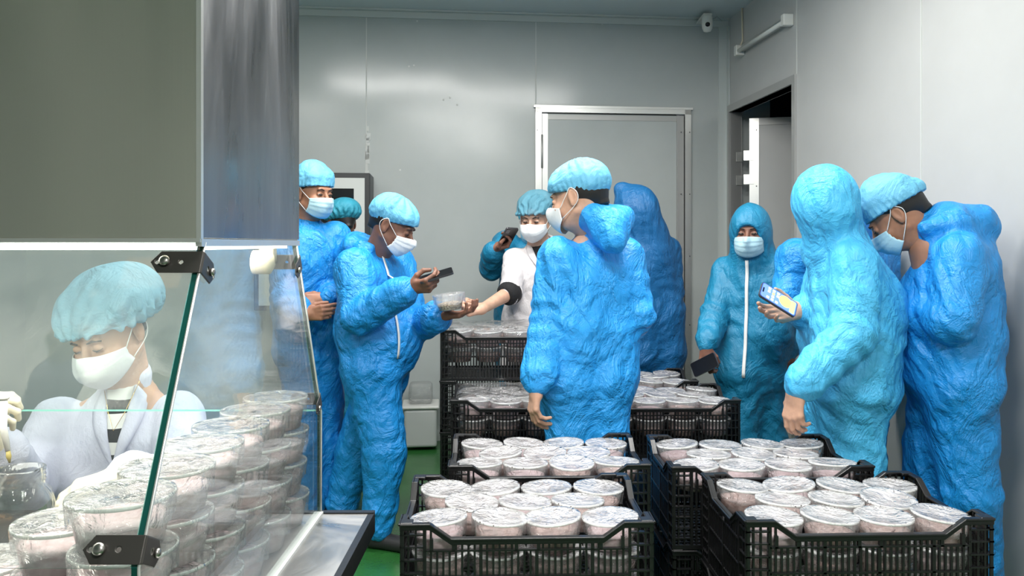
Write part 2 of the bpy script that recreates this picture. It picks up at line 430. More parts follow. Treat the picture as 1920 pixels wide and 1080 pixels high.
# right wall, square to the back wall, with its door opening. t runs from the corner towards the viewer
RC = np.array([RX, backy(RX), 0]); rd = nrm([.1, -1, 0]); rn = nrm([-1, -.1, 0])      # rn looks into the room
def rw(t, z, off=0): return RC+rd*t+rn*off+np.array([0, 0, z])
def rw_slab(mb, t0, t1, z0, z1, o0, o1, mi=0):
    v = [rw(t, z, o) for z in (z0, z1) for o in (o1, o0) for t in (t0, t1)]
    return mb.raw(v, [(0, 1, 3, 2), (4, 6, 7, 5), (0, 4, 5, 1), (2, 3, 7, 6), (0, 2, 6, 4), (1, 5, 7, 3)], mi)
DT0, DT1, D2Z = .06, 1.09, 2.345
m = MB(); rw_slab(m, -.08, DT0, 0, CEIL, -.08, 0); rw_slab(m, DT1, 8.6, 0, CEIL, -.08, 0); rw_slab(m, DT0, DT1, D2Z, CEIL, -.08, 0)
setting(m.build('wall_right', WALLR))
setting(MB().box(-3.38, -3.3, -2.6, 5.6, 0, CEIL).build('wall_left', WALL))
setting(MB().box(-3.38, RX+.95, -2.68, -2.6, 0, CEIL).build('wall_front', WALL))
setting(MB().box(-3.4, 4.2, -2.7, 8.2, CEIL, CEIL+.08).build('ceiling', CEILM))
setting(MB().box(-3.4, 4.2, -2.7, 8.2, -.08, 0).build('floor', FLOOR))
# the dark room beyond the open door
m = MB(); m.box(3.6, 3.68, 3.2, 8, 0, CEIL); m.box(RX+.08, 3.6, 7.4, 7.48, 0, CEIL); m.box(2.0, 3.6, 3.2, 3.28, 0, CEIL); m.box(2.0, 3.6, 3.28, 7.4, CEIL-.03, CEIL-.001)
setting(m.build('wall_far', DARK))
# coves and joints
m = MB(); bw_slab(m, BW0, RX, CEIL-.055, CEIL-.001, 0, .012); bw_slab(m, BW0, RX, CEIL-.012, CEIL-.001, .012, .05); setting(m.build('trim_1', TRIM))
m = MB(); bw_slab(m, RX-.07, RX-.001, 0, CEIL-.055, 0, .008); bw_slab(m, RX-.012, RX-.001, 0, CEIL-.055, .008, .05); setting(m.build('trim_2', TRIM))
m = MB()
for x in (-1.05, -.06+.2): bw_slab(m, x-.004, x+.004, 0 if x < 0 else D1Z, CEIL-.055, 0, .003)
rw_slab(m, 1.125, 1.133, D2Z+.05, CEIL-.001, 0, .003); rw_slab(m, 2.35, 2.357, 0, CEIL-.001, 0, .003); setting(m.build('trim_3', SEAL))
m = MB(); bw_slab(m, BW0, D1X0, 0, .07, 0, .012); bw_slab(m, D1X1, RX, 0, .07, 0, .012); setting(m.build('baseboard_back', TRIM))
m = MB()   # sealant smears and small marks on the back wall
rr = random.Random(3)
for i in range(16):
    z = 1.6+rr.random()*.6; w = .004+rr.random()*.012; x = -1.05+rr.uniform(-.006, .016); bw_slab(m, x-w, x+w, z, z+.02+.05*rr.random(), 0, .0035)
for (px, py) in ((845, 186), (833, 190), (858, 199), (754, 321), (770, 130), (779, 128), (1210, 40), (785, 46), (1130, 42)):
    x = (px-968)/262; z = EYE-(py-457)/262; bw_slab(m, x-.006, x+.006, z-.006, z+.006, 0, .004)
setting(m.build('trim_4', SEAL))

# closed door: frame, leaf, stiles, hinge, handle
D = empty('door_1', tuple(bw((D1X0+D1X1)/2, 0))); D['kind'] = 'structure'
m = MB(); bw_slab(m, D1X0, D1X0+.045, 0, D1Z, -.05, .02); bw_slab(m, D1X1-.045, D1X1, 0, D1Z, -.05, .02); bw_slab(m, D1X0, D1X1, D1Z-.045, D1Z, -.05, .02)
bw_slab(m, D1X0-.012, D1X1+.012, D1Z-.012, D1Z+.004, .0, .024)
m.build('door_frame', ALU, D)
m = MB(); bw_slab(m, D1X0+.05, D1X1-.05, .005, D1Z-.055, -.045, .004); m.build('leaf', WALL, D)
m = MB(); bw_slab(m, D1X0+.05, D1X0+.09, .005, D1Z-.055, .004, .010); m.build('stile', ALU, D)
m = MB(); bw_slab(m, D1X1-.105, D1X1-.052, .005, D1Z-.055, .004, .012); bw_slab(m, D1X1-.105, D1X1-.095, 0.005, D1Z-.055, .012, .02); m.build('stile', ALUD, D)
m = MB(); bw_slab(m, D1X0+.09, D1X1-.105, D1Z-.095, D1Z-.062, .004, .008); m.build('rail', ALUD, D)
m = MB(); bw_slab(m, D1X0+.09, D1X1-.105, D1Z-.055, D1Z-.045, -.02, .0); m.build('gasket', FRAMEB, D)
for z in (1.93, .5):
    m = MB(); p = bw(D1X0+.047, z, .016); m.tube([p, p+np.array([0, 0, .12]), p+np.array([0, 0, .24])], .009, 10); m.build('hinge', ALUD, D, True)
m = MB(); bw_slab(m, D1X1-.10, D1X1-.06, .94, 1.10, .012, .018); p = bw(D1X1-.08, 1.03, .02)
m.tube([p, p-bn*.045, p-bn*.05-bd*.09], .009, 10); m.build('handle', ALUD, D, True)
m = MB()
for z in (.3, .8, 1.3, 1.75, 2.2):
    for x in (D1X0+.012, D1X1-.012, D1X1-.075):
        p = bw(x, z, .021); m.tube([p, p-bn*.004], .004, 6)
m.build('screw', FRAMEB, D)

# open door in the right wall
D = empty('door_2', tuple(rw((DT0+DT1)/2, 0))); D['kind'] = 'structure'
m = MB(); rw_slab(m, DT1, DT1+.04, 0, D2Z+.05, -.085, .015); rw_slab(m, DT0-.03, DT0, 0, D2Z+.05, -.085, .015); rw_slab(m, DT0, DT1, D2Z, D2Z+.05, -.085, .015)
m.build('door_frame', ALUD, D)
L0 = rw(DT0+.10, 0, -.10); ld = nrm([1, -.26, 0]); lnn = np.array([-ld[1], ld[0], 0])
def leafbox(mb, u0, u1, z0, z1, t0, t1):
    v = [L0+ld*u+lnn*t+np.array([0, 0, z]) for z in (z0, z1) for t in (t0, t1) for u in (u0, u1)]
    mb.raw(v, [(0, 2, 3, 1), (4, 5, 7, 6), (0, 1, 5, 4), (2, 6, 7, 3), (0, 4, 6, 2), (1, 3, 7, 5)]); return mb
leafbox(MB(), .0, 1.0, .01, 2.28, 0, .04).build('leaf', WALLR, D)
leafbox(MB(), .0, .065, .01, 2.285, -.006, 0).build('stile', ALU, D)
leafbox(MB(), .065, 1.0, 2.235, 2.285, -.006, 0).build('rail', ALUD, D)
for z in (2.02, 1.85, .6):
    m = MB(); rw_slab(m, DT0+.0005, DT0+.008, z-.035, z+.035, -.085, -.04); leafbox(m, -.04, .03, z-.035, z+.035, -.012, -.006); m.build('hinge', ALU, D)
for z in (.4, .9, 1.4, 1.8, 2.2): leafbox(MB(), .045, .052, z-.004, z+.004, -.009, -.006).build('screw', FRAMEB, D)

# pass box / wall unit with dark glass on the back wall
def bwd(x, off=0): return bw(x, 0, off)
ux0, ux1, uz0, uz1 = -1.75, -1.00, .95, 1.86
U = empty('pass_box', tuple(bw((ux0+ux1)/2, uz0)), 'dark framed wall unit with white inner frame and dark glass on the back wall', 'pass box')
m = MB(); bw_slab(m, ux0, ux1, uz0, uz1, 0, .30); o = m.build('cabinet_body', FRAMEB, U); bevel(o, .008)
m = MB(); a, b = .035, .035
bw_slab(m, ux0+a, ux1-a, uz0+a, uz0+a+.07, .30, .312); bw_slab(m, ux0+a, ux1-a, uz1-a-.07, uz1-a, .30, .312)
bw_slab(m, ux0+a, ux0+a+.07, uz0+a+.07, uz1-a-.07, .30, .312); bw_slab(m, ux1-a-.07, ux1-a, uz0+a+.07, uz1-a-.07, .30, .312)
m.build('inner_frame', FRAMEW, U)
m = MB(); bw_slab(m, ux0+a+.07, ux1-a-.07, uz0+a+.07, uz1-a-.07, .30, .304); m.build('glass_pane', mat('pass_glass', (.006, .009, .012), .06), U)
m = MB(); p = bw(ux1-a-.075, 1.50, .315); m.tube([p, p-bd*.05-bn*.01], .005); m.build('latch', ALU, U, True)

# low storage bin by the back wall
B = empty('storage_bin', tuple(bw(-.66, 0, .16)), 'small translucent plastic bin against the back wall beside the tall crate stack', 'bin')
m = MB(); bw_slab(m, -.78, -.56, .02, .28, .04, .28); bevel(m.build('bin_body', mat('bin_grey', (.56, .58, .57), .4), B), .02, 3)
m = MB(); bw_slab(m, -.795, -.545, .28, .30, .03, .29); bevel(m.build('bin_lid', WHITEP, B), .008)
m = MB(); bw_slab(m, -.75, -.59, .302, .44, .08, .24); bevel(m.build('bag', SHEET, B), .03, 3)

# security camera in the ceiling corner
p = W(1326, 45, 5.62); C = empty('security_camera', tuple(p), 'small white dome security camera in the top corner of the back wall', 'security camera')
m = MB(); m.lathe([(.0, .062), (.028, .06), (.036, .045), (.038, 0), (.036, -.03), (.026, -.052), (.0, -.06)], 24, p); m.build('camera_body', WHITEP, C, True)
m = MB(); q = p+np.array([-.006, -.033, -.012]); m.tube([q, q+np.array([0, -.01, -.002])], .016, 16); m.build('lens', PHONE, C, True)
m = MB(); m.box(p[0]-.03, p[0]+.03, p[1]-.02, bw(p[0], 0)[1], p[2]+.055, p[2]+.07); m.build('mount', WHITEP, C)
m = MB(); m.tube([p+np.array([.03, .02, .045]), p+np.array([.06, .05, .05]), p+np.array([.09, .09, .078]), p+np.array([.14, .14, .06])], .003, 6); m.build('cable', ALUD, C, True)

# batten lamp (off) on the right wall, with its cord
pa = rw(.32, 2.725, .045); pb = rw(1.06, 2.725, .045); T = empty('wall_tube_lamp', tuple(rw(.7, 2.725)), 'unlit slim fluorescent tube lamp on the right wall above the open doorway', 'lamp')
m = MB(); m.tube([pa, pb], .013, 12); m.build('tube', WHITEP, T, True)
m = MB(); rw_slab(m, .32, 1.06, 2.722, 2.760, .0, .030); m.build('batten', ALU, T)
for q in (.31, 1.07):
    m = MB(); rw_slab(m, q-.022, q+.022, 2.695, 2.765, .0, .065); bevel(m.build('end_cap', WHITEP, T), .006)
m = MB(); m.tube([rw(.31, 2.75, .03), rw(.31, 2.80, .010), rw(.30, CEIL-.001, .010)], .006, 8); m.build('cord', CREAM, T, True)

# ceiling lamps above and behind the camera (they light the room; the rear one is added to brighten the hood front)
for i, (x, y, r, pw) in enumerate(LAMPS):
    who = ['nearest above the front crates', 'above the right hand crates', 'above the man holding the tub', 'above the work cabinet', 'added behind the viewer to brighten the hood'][i]
    F = empty('ceiling_lamp', (x, y, CEIL), 'white fluorescent batten on the ceiling, '+who, 'lamp', 'ceiling battens')
    m = MB(); m.box(x-.63, x+.63, y-.07, y+.07, CEIL-.045, CEIL-.001); bevel(m.build('housing', WHITEP, F), .006)
    for dy in (-.035, .035):
        m = MB(); m.tube([(x-.6, y+dy, CEIL-.058), (x+.6, y+dy, CEIL-.058)], .012, 10); m.build('tube', TUBE, F, True)
# ------------------------------------------------------------------ THE CLEAN BENCH
GX = -.455; BX0 = -2.15            # side glass plane, far left end
NT, FT, NK, FK = 1.167, 1.652, .962, 1.862     # near/far edge: at the hood and at the kink
ZT, ZK, ZTAB = 1.392, 1.0, .761
BN = empty('clean_bench', (-1.25, 1.41, 0), 'stainless steel clean bench with glass panes and lit hood on the left', 'clean bench')
m = MB(); m.box(BX0, GX, 1.15, 1.67, 1.397, 2.75); bevel(m.build('hood', STEEL, BN), .002, 2)
m = MB(); m.box(GX+.0001, GX+.0016, 1.156, 1.670, 1.3985, 2.749); m.build('dimmed_side_skin', STEEL_DIMMED, BN)  # thin skin added to darken the hood's side face by its colour
m = MB(); m.box(GX-.004, GX+.003, 1.147, 1.156, 1.397, 2.75); m.build('corner_seam', ALU, BN)
m = MB(); m.box(BX0, GX+.002, 1.146, 1.153, 1.392, 1.398); m.box(GX-.006, GX+.003, 1.15, 1.67, 1.386, 1.397); m.build('edge_strip', ALU, BN)
m = MB(); m.box(BX0+.02, GX-.012, 1.175, 1.63, 1.381, 1.3965); m.build('lamp_diffuser', PANELW, BN)
m = MB(); m.box(BX0-.1, -.335, .70, 1.875, .725, ZTAB); bevel(m.build('work_table', STEELT, BN), .003)
m = MB(); m.box(BX0-.1, -.332, 1.862, 1.880, .715, ZTAB+.003); m.box(-.345, -.331, .70, 1.875, .715, ZTAB+.001); m.build('table_edge', BLACKP, BN)
for (x, y) in ((-.40, .78), (-.40, 1.80), (-2.1, .78), (-2.1, 1.80)):
    m = MB(); m.box(x-.025, x+.025, y-.025, y+.025, 0, .725); m.build('leg', STEELT, BN)
m = MB(); m.box(BX0-.05, -.42, .80, 1.82, .22, .25); m.build('shelf', STEELT, BN)
m = MB(); m.box(BX0-.02, BX0, 1.15, 1.67, ZTAB, 1.40); m.build('end_panel', STEEL, BN)
def pane(name, poly, nrmv, th, parent):
    """flat glass of any outline, edges in green"""
    v0 = [np.array(p, float) for p in poly]; nv = nrm(nrmv)*th; n = len(v0)
    mb = MB(); mb.raw(v0+[p+nv for p in v0], [tuple(range(n))[::-1], tuple(range(n, 2*n))], 0)
    k = len(mb.f)
    for i in range(n): mb.f.append((i, (i+1) % n, n+(i+1) % n, n+i)); mb.m.append(1)
    return mb
pane('g', [(GX, NT, ZT), (GX, FT, ZT), (GX, FK, ZK), (GX, FK, ZTAB), (GX, NK, ZTAB), (GX, NK, ZK)], (-1, 0, 0), .008, BN).build('side_glass', GLASS, BN, mats=[GLASS, EDGE])
zb = .993
nf = nrm(np.cross([1, 0, 0], np.array([0, NK-NT, ZK-ZT])))
pane('g', [(BX0, NT, ZT), (GX-.009, NT, ZT), (GX-.009, NK, ZK), (BX0, NK, ZK)], nf, .006, BN).build('front_glass', GLASS, BN, mats=[GLASS, EDGEL])
nf2 = nrm(np.cross([1, 0, 0], np.array([0, FK-FT, ZK-ZT])))
pane('g', [(BX0, FT, ZT), (GX-.009, FT, ZT), (GX-.009, FK, ZK), (BX0, FK, ZK)], nf2, .006, BN).build('rear_glass', GLASS, BN, mats=[GLASS, EDGEL])
m = MB(); m.box(GX-.014, GX+.006, NK, FK, ZTAB, ZTAB+.006); m.build('glass_seal', SEAL, BN)
m = MB(); m.tube([(GX+.0012, NT, ZT), (GX+.0012, NK, ZK), (GX+.0012, NK, ZTAB)], .0022, 6); m.build('glass_bead', ALU, BN, True); m = MB(); m.tube([(GX+.0012, FT, ZT), (GX+.0012, FK, ZK), (GX+.0012, FK, ZTAB)], .0018, 6); m.build('glass_bead', ALU, BN, True)
# corner brackets
def bracket(y, z, slope_dir, front_n, size=1.0):
    """two holed plates meeting at the glass corner: one lies on the front pane, one on the side pane"""
    u = nrm(slope_dir)      # runs up the edge
    inward = 1 if front_n[1] > 0 else -1
    V = Vol((GX-.09, y-.09, z-.06), (GX+.02, y+.09, z+.06), .0011)
    c = np.array([GX+.004, y, z])
    def plate(center, ax, up, nn, hl, hh, th):
        M = np.array([ax, up, nn])
        def fn(P):
            Q = (P-center)@M.T; qx = np.abs(Q[..., 0]); 
            d2 = np.stack([np.abs(Q[..., 0])-hl, np.abs(Q[..., 1])-hh], -1)
            body = np.sqrt((np.maximum(d2, 0)**2).sum(-1))+np.minimum(d2.max(-1), 0)
            # chamfer on the free end
            cut = (Q[..., 0]-hl+.012+np.abs(Q[..., 1])*.75-hh*.35)
            d = np.maximum(body, cut*.7); d = np.maximum(d, np.abs(Q[..., 2])-th)
            for hx, hr in ((.6, .0032), (-.25, .0032)):
                d = np.maximum(d, hr-np.sqrt((Q[..., 0]-hx*hl)**2+Q[..., 1]**2))
            return d
        return fn
    fn1 = np.array([-1., 0, 0]); nn1 = np.array(front_n)
    c1 = c+fn1*.040-nn1*.0035
    V.put(c1-.06, c1+.06, plate(c1, fn1, u, nn1, .040, .017, .0013), .001)
    sd = nrm(np.cross(u, [1, 0, 0])); sd = sd if sd[1]*inward > 0 else -sd
    c2 = c+sd*.026
    V.put(c2-.06, c2+.06, plate(c2, sd, u, np.array([1., 0, 0]), .028, .017, .0013), .001)
    v, q = V.mesh(); br = mk('bracket', v, orient(v-c, q), BRK, BN)
    mb = MB(); s1 = c+fn1*.052-nn1*.006
    mb.tube([s1, s1-nn1*.005, s1-nn1*.007], [.0075, .0075, .004], 16); mb.tube([s1+nn1*.018, s1], .003, 8)
    mk('screw', mb.v, mb.f, SCREW, br, True); mb = MB(); s2 = c+sd*.030+np.array([.0015, 0, 0]); mb.tube([s2, s2+np.array([.004, 0, 0]), s2+np.array([.006, 0, 0])], [.006, .006, .003], 16)
    mk('screw', mb.v, mb.f, SCREW, br, True)
un = np.array([0, NT-NK, ZT-ZK]); uf = np.array([0, FT-FK, ZT-ZK])
inn = nrm([0, 1, -(NT-NK)/(ZT-ZK)]); inf = nrm([0, -1, (FT-FK)/(ZT-ZK)])
def edge_y(z, a, b): return b+(a-b)*(z-ZK)/(ZT-ZK)
bracket(edge_y(1.362, NT, NK), 1.362, un, inn); bracket(edge_y(1.018, NT, NK), 1.018, un, inn)
bracket(edge_y(1.350, FT, FK), 1.350, uf, inf); bracket(edge_y(1.03, FT, FK), 1.03, uf, inf)
# lamp socket inside the hood end
m = MB(); c = np.array([GX-.05, 1.60, 1.353]); m.tube([c+(-.02, 0, 0), c+(.012, 0, 0), c+(.018, 0, 0)], [.024, .024, .015], 24); m.obox(c+np.array([0, .03, .014]), [1, 0, 0], [0, 1, 0], [0, 0, 1], .008, .03, .014); m.build('lamp_socket', CREAM, BN, True)

# ------------------------------------------------------------------ TUBS
R0 = .0695; TH = .072
SKIRT = see_through('film_skirt', (1, 1, 1), .1, 1.45, .16, (.93, .93, .94), (30, 1, .02), (30, .45, .7, .6), 1.8)
def lid_mesh(seed, sag, wr):
    rr = random.Random(seed); nr, na = 9, 56; v = []; f = []
    ph = [rr.uniform(0, 6.28) for _ in range(8)]
    P = [(0, 0, 0)]
    def zf(r, a):
        x, y = r*math.cos(a), r*math.sin(a)
        z = -sag*(1-r*r)+wr*.35*math.sin(7*x+5*y+ph[0])*math.sin(9*y-3*x+ph[1])*(1-r**4)+wr*.5*abs(math.sin(3.5*a+ph[2]+2*r))*r*(1-r)*2
        return z+wr*.3*math.sin(16*x+ph[3])*math.sin(13*y+ph[4])*(1-r)
    v.append((0, 0, TH+zf(0, 0)))
    for i in range(1, nr+1):
        r = i/nr
        for k in range(na): a = 2*PI*k/na; v.append((R0*r*math.cos(a), R0*r*math.sin(a), TH+.0008+zf(r, a)*(1 if i < nr else 0)))
    for rad, z in ((R0+.0008, TH-.004), (R0-.001, TH-.018), (R0-.003, TH-.036)):
        for k in range(na):
            a = 2*PI*k/na; w = wr*.7*(TH-z)/.036*(math.sin(9*a+ph[5])*.5+math.sin(14*a+ph[6])*.5); 
            v.append(((rad+max(w, -.0005))*math.cos(a), (rad+max(w, -.0005))*math.sin(a), z+.004*math.sin(5*a+ph[7])*(TH-z)/.036))
    for k in range(na): f.append((0, 1+k, 1+(k+1) % na))
    for i in range(nr+2):
        for k in range(na): f.append((1+i*na+k, 1+(i+1)*na+k, 1+(i+1)*na+(k+1) % na, 1+i*na+(k+1) % na))
    return v, f
def tub_proto(seed, lidm, contm, fill, sag=.004, wr=.004, lbl=None):
    t = empty('tub', (0, 0, 0))
    m = MB(); m.lathe([(0, .001), (.050, .001), (.0535, .003), (.0655, .066), (.0675, TH-.001)], 36); m.build('cup', CUP, t, True)
    m = MB(); m.lathe([(.0665, TH-.006), (.0685, TH-.0055), (R0, TH-.004), (R0, TH-.001), (.0685, TH), (.0665, TH-.001), (.066, TH-.004), (.0665, TH-.006)], 40); m.build('rim', RIM, t, True)
    rs = random.Random(seed); a0 = rs.random()*6
    m = MB(); prof = [(0, .0022), (.0495, .0022), (.0525, .004), (.0525+.0115*fill/.066, fill), (.04, fill+.003), (.02, fill+.001), (0, fill+.003)]
    m.lathe(prof, 32, wob=lambda a, i: .0005*math.sin(5*a+a0) if i in (3,) else 0); m.build('contents', contm, t, True)
    v, f = lid_mesh(seed, sag, wr); mk('film_lid', v, f, lidm, t, mats=[lidm, SKIRT], fmat=[1 if i >= 56*10 else 0 for i in range(len(f))])
    return t
PROTO = [tub_proto(11, LID, CONT, .036, .004, .0018), tub_proto(12, LID, CONT, .040, .006, .0026), tub_proto(13, LID, CONTP, .036, .003, .0022), tub_proto(15, LID, CONT, .034, .007, .0018)]
PCAB = [tub_proto(21, LIDC, CONTP, .040, .003, .0045), tub_proto(22, LIDC, CONTP, .044, .004, .005)]
used = set()
def tub(protos, loc, label, group, rz=None, tilt=(0, 0), rnd=random.Random(5)):
    k = rnd.randrange(len(protos)); src = protos[k]; rz = rnd.random()*6.28 if rz is None else rz
    if src not in used: used.add(src); o = src; o.location = loc; 
    else: o = copy_tree(src, loc)
    o.rotation_euler = (tilt[0], tilt[1], rz)
    return props(o, label, 'tub', group)
# inside the bench: one long row four high, lower piles beside it
pos = ['nearest', 'second nearest', 'third nearest', 'third farthest', 'second farthest', 'farthest']; lv = ['bottom', 'third from the top', 'second from the top', 'top']
for k in range(6):
    for l in range(4):
        jx = random.uniform(-.003, .003)
        tub(PCAB, (-.536+jx, 1.092+.1388*k, ZTAB+l*TH+.001), f'film-covered tub, {lv[l]} in the {pos[k]} pile along the side glass', 'tubs piled along the side glass', tilt=(0, 0))
for l in range(3): tub(PCAB, (-.676, 1.195, ZTAB+l*TH+.001), f'film-covered tub, {["bottom", "middle", "top"][l]} of the three-high pile left of the glass row', 'tubs in the lower piles of the bench')
for l in range(2): tub(PCAB, (-.808, 1.225, ZTAB+l*TH+.001), f'film-covered tub, {["lower", "upper"][l]} of the two-high pile at the left edge', 'tubs in the lower piles of the bench')

# ------------------------------------------------------------------ CRATES
CWd, CDp, CH = .60, .40, .245
def ztop(e): return .243 if e < .07 else (.243-.035*(e-.07)/.05 if e < .12 else .208)
def crate_wall(Ln, nwin, tf):
    """slatted wall; u runs along it, t is its depth (0 outside), tf maps (u,t,z) to 3d"""
    m = MB()
    def bx(u0, u1, t0, t1, z0, z1):
        m.raw([tf(u, t, z) for z in (z0, z1) for t in (t0, t1) for u in (u0, u1)], [(0, 2, 3, 1), (4, 5, 7, 6), (0, 1, 5, 4), (2, 6, 7, 3), (0, 4, 6, 2), (1, 3, 7, 5)])
    h = Ln/2; ce = .058
    bx(-h, h, 0, .012, 0, .012); bx(-h+ce, h-ce, 0, .010, .176, .180); bx(-h+ce, h-ce, 0, .010, .114, .118); bx(-h+ce, h-ce, 0, .008, .055, .058)
    for s in (-1, 1):
        for z in (.030, .061, .092, .123, .154, .185, .214): bx(*sorted((s*h, s*(h-ce))), 0, .012, z, z+.0035)
        for e in (.0, .0175, .035, .0535): bx(*sorted((s*(h-e), s*(h-e-.0045))), .003, .010, 0, ztop(e)-.004)
    wins = [(-h+Ln*(i+.5)/nwin*1.0, .026) for i in range(nwin)]
    n = int((Ln-2*ce)/.0143)
    for i in range(n+1):
        u = -h+ce+(Ln-2*ce)*i/n; zt = ztop(h-abs(u))-.006
        inw = any(abs(u-c) < w for c, w in wins)
        thick = i % 9 == 0
        bx(u-(.004 if thick else .0026), u+(.004 if thick else .0026), 0 if thick else .002, .008, .012, .178 if inw else zt)
    for c, w in wins:
        for s in (-1, 1): bx(c+s*w-.004, c+s*w+.004, 0, .010, .176, .206)
    return m
def make_crate():
    c = empty('crate', (0, 0, 0))
    hx, hy = CWd/2, CDp/2
    for s in (-1, 1):
        crate_wall(CWd, 3, lambda u, t, z, s=s: (u, s*(hy-t), z)).build('wall', BLACKP, c)
        crate_wall(CDp, 1, lambda u, t, z, s=s: (s*(hx-t), u, z)).build('wall', BLACKP, c)
    m = MB()
    for s in (-1, 1):   # rim bars that follow the dipped outline
        for Ln, oth, horiz in ((CWd, hy, True), (CDp, hx, False)):
            us = [-Ln/2, -Ln/2+.07, -Ln/2+.12, Ln/2-.12, Ln/2-.07, Ln/2]
            zs = [.243, .243, .208, .208, .243, .243]
            for (w0, w1, dz) in ((-.004, .013, .006), (-.001, .003, .016)):
                v = []
                for u, z in zip(us, zs):
                    for tt, zz in ((w0, z), (w1, z), (w1, z-dz), (w0, z-dz)):
                        v.append((u, s*(oth-tt), zz) if horiz else (s*(oth-tt), u, zz))
                f = []
                for i in range(5):
                    for k in range(4): f.append((i*4+k, i*4+(k+1) % 4, i*4+4+(k+1) % 4, i*4+4+k))
                f += [(3, 2, 1, 0), (20, 21, 22, 23)]
                m.raw(v, f)
    for sx in (-1, 1):
        for sy in (-1, 1): m.box(*sorted((sx*(hx-.001), sx*(hx-.03))), *sorted((sy*(hy-.001), sy*(hy-.03))), .238, .2445)
    bevel(m.build('rim', BLACKP, c), .0012, 1)
    m = MB()
    for i in range(29): x = -hx+.012+i*(CWd-.024)/28; m.box(x-.004, x+.004, -hy+.01, hy-.01, .001, .006)
    for i in range(15): y = -hy+.012+i*(CDp-.024)/14; m.box(-hx+.01, hx-.01, y-.004, y+.004, .002, .008)
    m.build('base', BLACKP, c)
    return c
crate0 = make_crate(); first = [True]
def crate(loc, rz, label, group):
    if first[0]: o = crate0; o.location = loc; o.rotation_euler = (0, 0, rz); first[0] = False
    else: o = copy_tree(crate0, loc, rz)
    return props(o, label, 'crate', group)
R = math.radians
STACKS = [  # cx, cy, rot, levels, where, layers of tubs in the front row
    (.020, 2.085, 2.2, 3, 'the left foreground stack', 3),
    (.838, 2.105, 2.0, 3, 'the right foreground stack', 3),
    (.095, 2.575, 1.5, 3, 'the second left stack', 1),
    (.755, 2.56, 1.5, 3, 'the second right stack', 1),
    (.022, 3.56, 1, 3, 'the stack left of the man seen from behind', 2),
    (.640, 3.56, 1, 3, 'the stack right of the man seen from behind', 2),
    (-.068, 4.03, 1, 4, 'the tallest stack, beside the held-out tub', 2),
    (.570, 4.03, 1, 3, 'the rear right stack, before the hooded back', 1)]
SHORT = ['left foreground crate', 'right foreground crate', 'second crate on the left', 'second crate on the right', 'crate left of central figure', 'crate right of central figure', 'tallest crate stack', 'rearmost right crate']
lvn = {3: ['bottom', 'middle', 'top'], 4: ['bottom', 'third from top', 'second from top', 'top']}
RN = random.Random(9)
for si, (cx, cy, rot, n, where, lay) in enumerate(STACKS):
    short = SHORT[si]; rz = R(rot); cr, sr = math.cos(rz), math.sin(rz)
    for l in range(n):
        crate((cx, cy, l*.245), rz+R(RN.uniform(-.4, .4)), f'black slatted plastic crate, {lvn[n][l]} of {where}', 'black slatted crates')
    zf = (n-1)*.245+.009
    rows = [('front', -.121, [-.21, -.07, .07, .21]), ('middle', 0, [-.14, 0, .14]), ('back', .121, [-.21, -.07, .07, .21])]
    nm4 = ['leftmost', 'second from left', 'third from left', 'rightmost']; nm3 = ['left', 'centre', 'right']
    for rname, dy, xs in rows:
        for k, dx in enumerate(xs):
            X = cx+dx*cr-dy*sr; Y = cy+dx*sr+dy*cr
            top = 2
            for l in ([2] if rname != 'front' else list(range(3-lay, 3))):
                wh = (nm4 if len(xs) == 4 else nm3)[k]
                lay_n = '' if l == top else (', one layer down' if l == 1 else ', lowest layer')
                t = (R(RN.uniform(-4.5, 4.5)), R(RN.uniform(-4.5, 4.5))) if l == 2 else (0, 0)
                if l == 2 and rname == 'front': t = (R(RN.uniform(0, 4)), t[1])
                dz = abs(math.sin(t[0]))*.052+abs(math.sin(t[1]))*.052 if l == 2 else 0
                tub(PROTO, (X, Y, zf+l*TH+l*.0008+dz), f'white tub, {wh} in {rname} row{lay_n}, {short}', 'tubs in the black crates', tilt=t)
# crumpled plastic sheet over the tallest stack
def sheet(cx, cy, z, w, d, seed, label):
    nx, ny = 60, 40; xs = np.linspace(-w/2, w/2, nx); ys = np.linspace(-d/2, d/2, ny); X, Y = np.meshgrid(xs, ys, indexing='ij')
    P = np.stack([X.ravel()*9, Y.ravel()*9, np.zeros(nx*ny)], 1)
    n = vnoise(P, seed)*.5+vnoise(P*2.3, seed+1)*.3+vnoise(P*5, seed+2)*.2
    e = np.maximum(np.abs(X.ravel())/(w/2), np.abs(Y.ravel())/(d/2)); Z = z+n*.030*np.clip((1.02-e)*8, .15, 1)
    v = np.stack([X.ravel()+cx, Y.ravel()+cy, Z], 1); f = [(i*ny+j, (i+1)*ny+j, (i+1)*ny+j+1, i*ny+j+1) for i in range(nx-1) for j in range(ny-1)]
    o = mk('plastic_sheet', v-np.array([cx, cy, z]), f, SHEET); o.location = (cx, cy, z)
    props(o, label, 'plastic sheet'); o.rotation_euler = (0, 0, R(1))
sheet(-.068, 4.03, .735+.009+3*TH+.012, .57, .37, 4, 'crumpled clear plastic sheet over the tubs of the tallest stack')
sheet(.022, 3.56, .49+.009+3*TH+.012, .57, .37, 8, 'crumpled clear plastic sheet over tubs left of the man seen from behind')

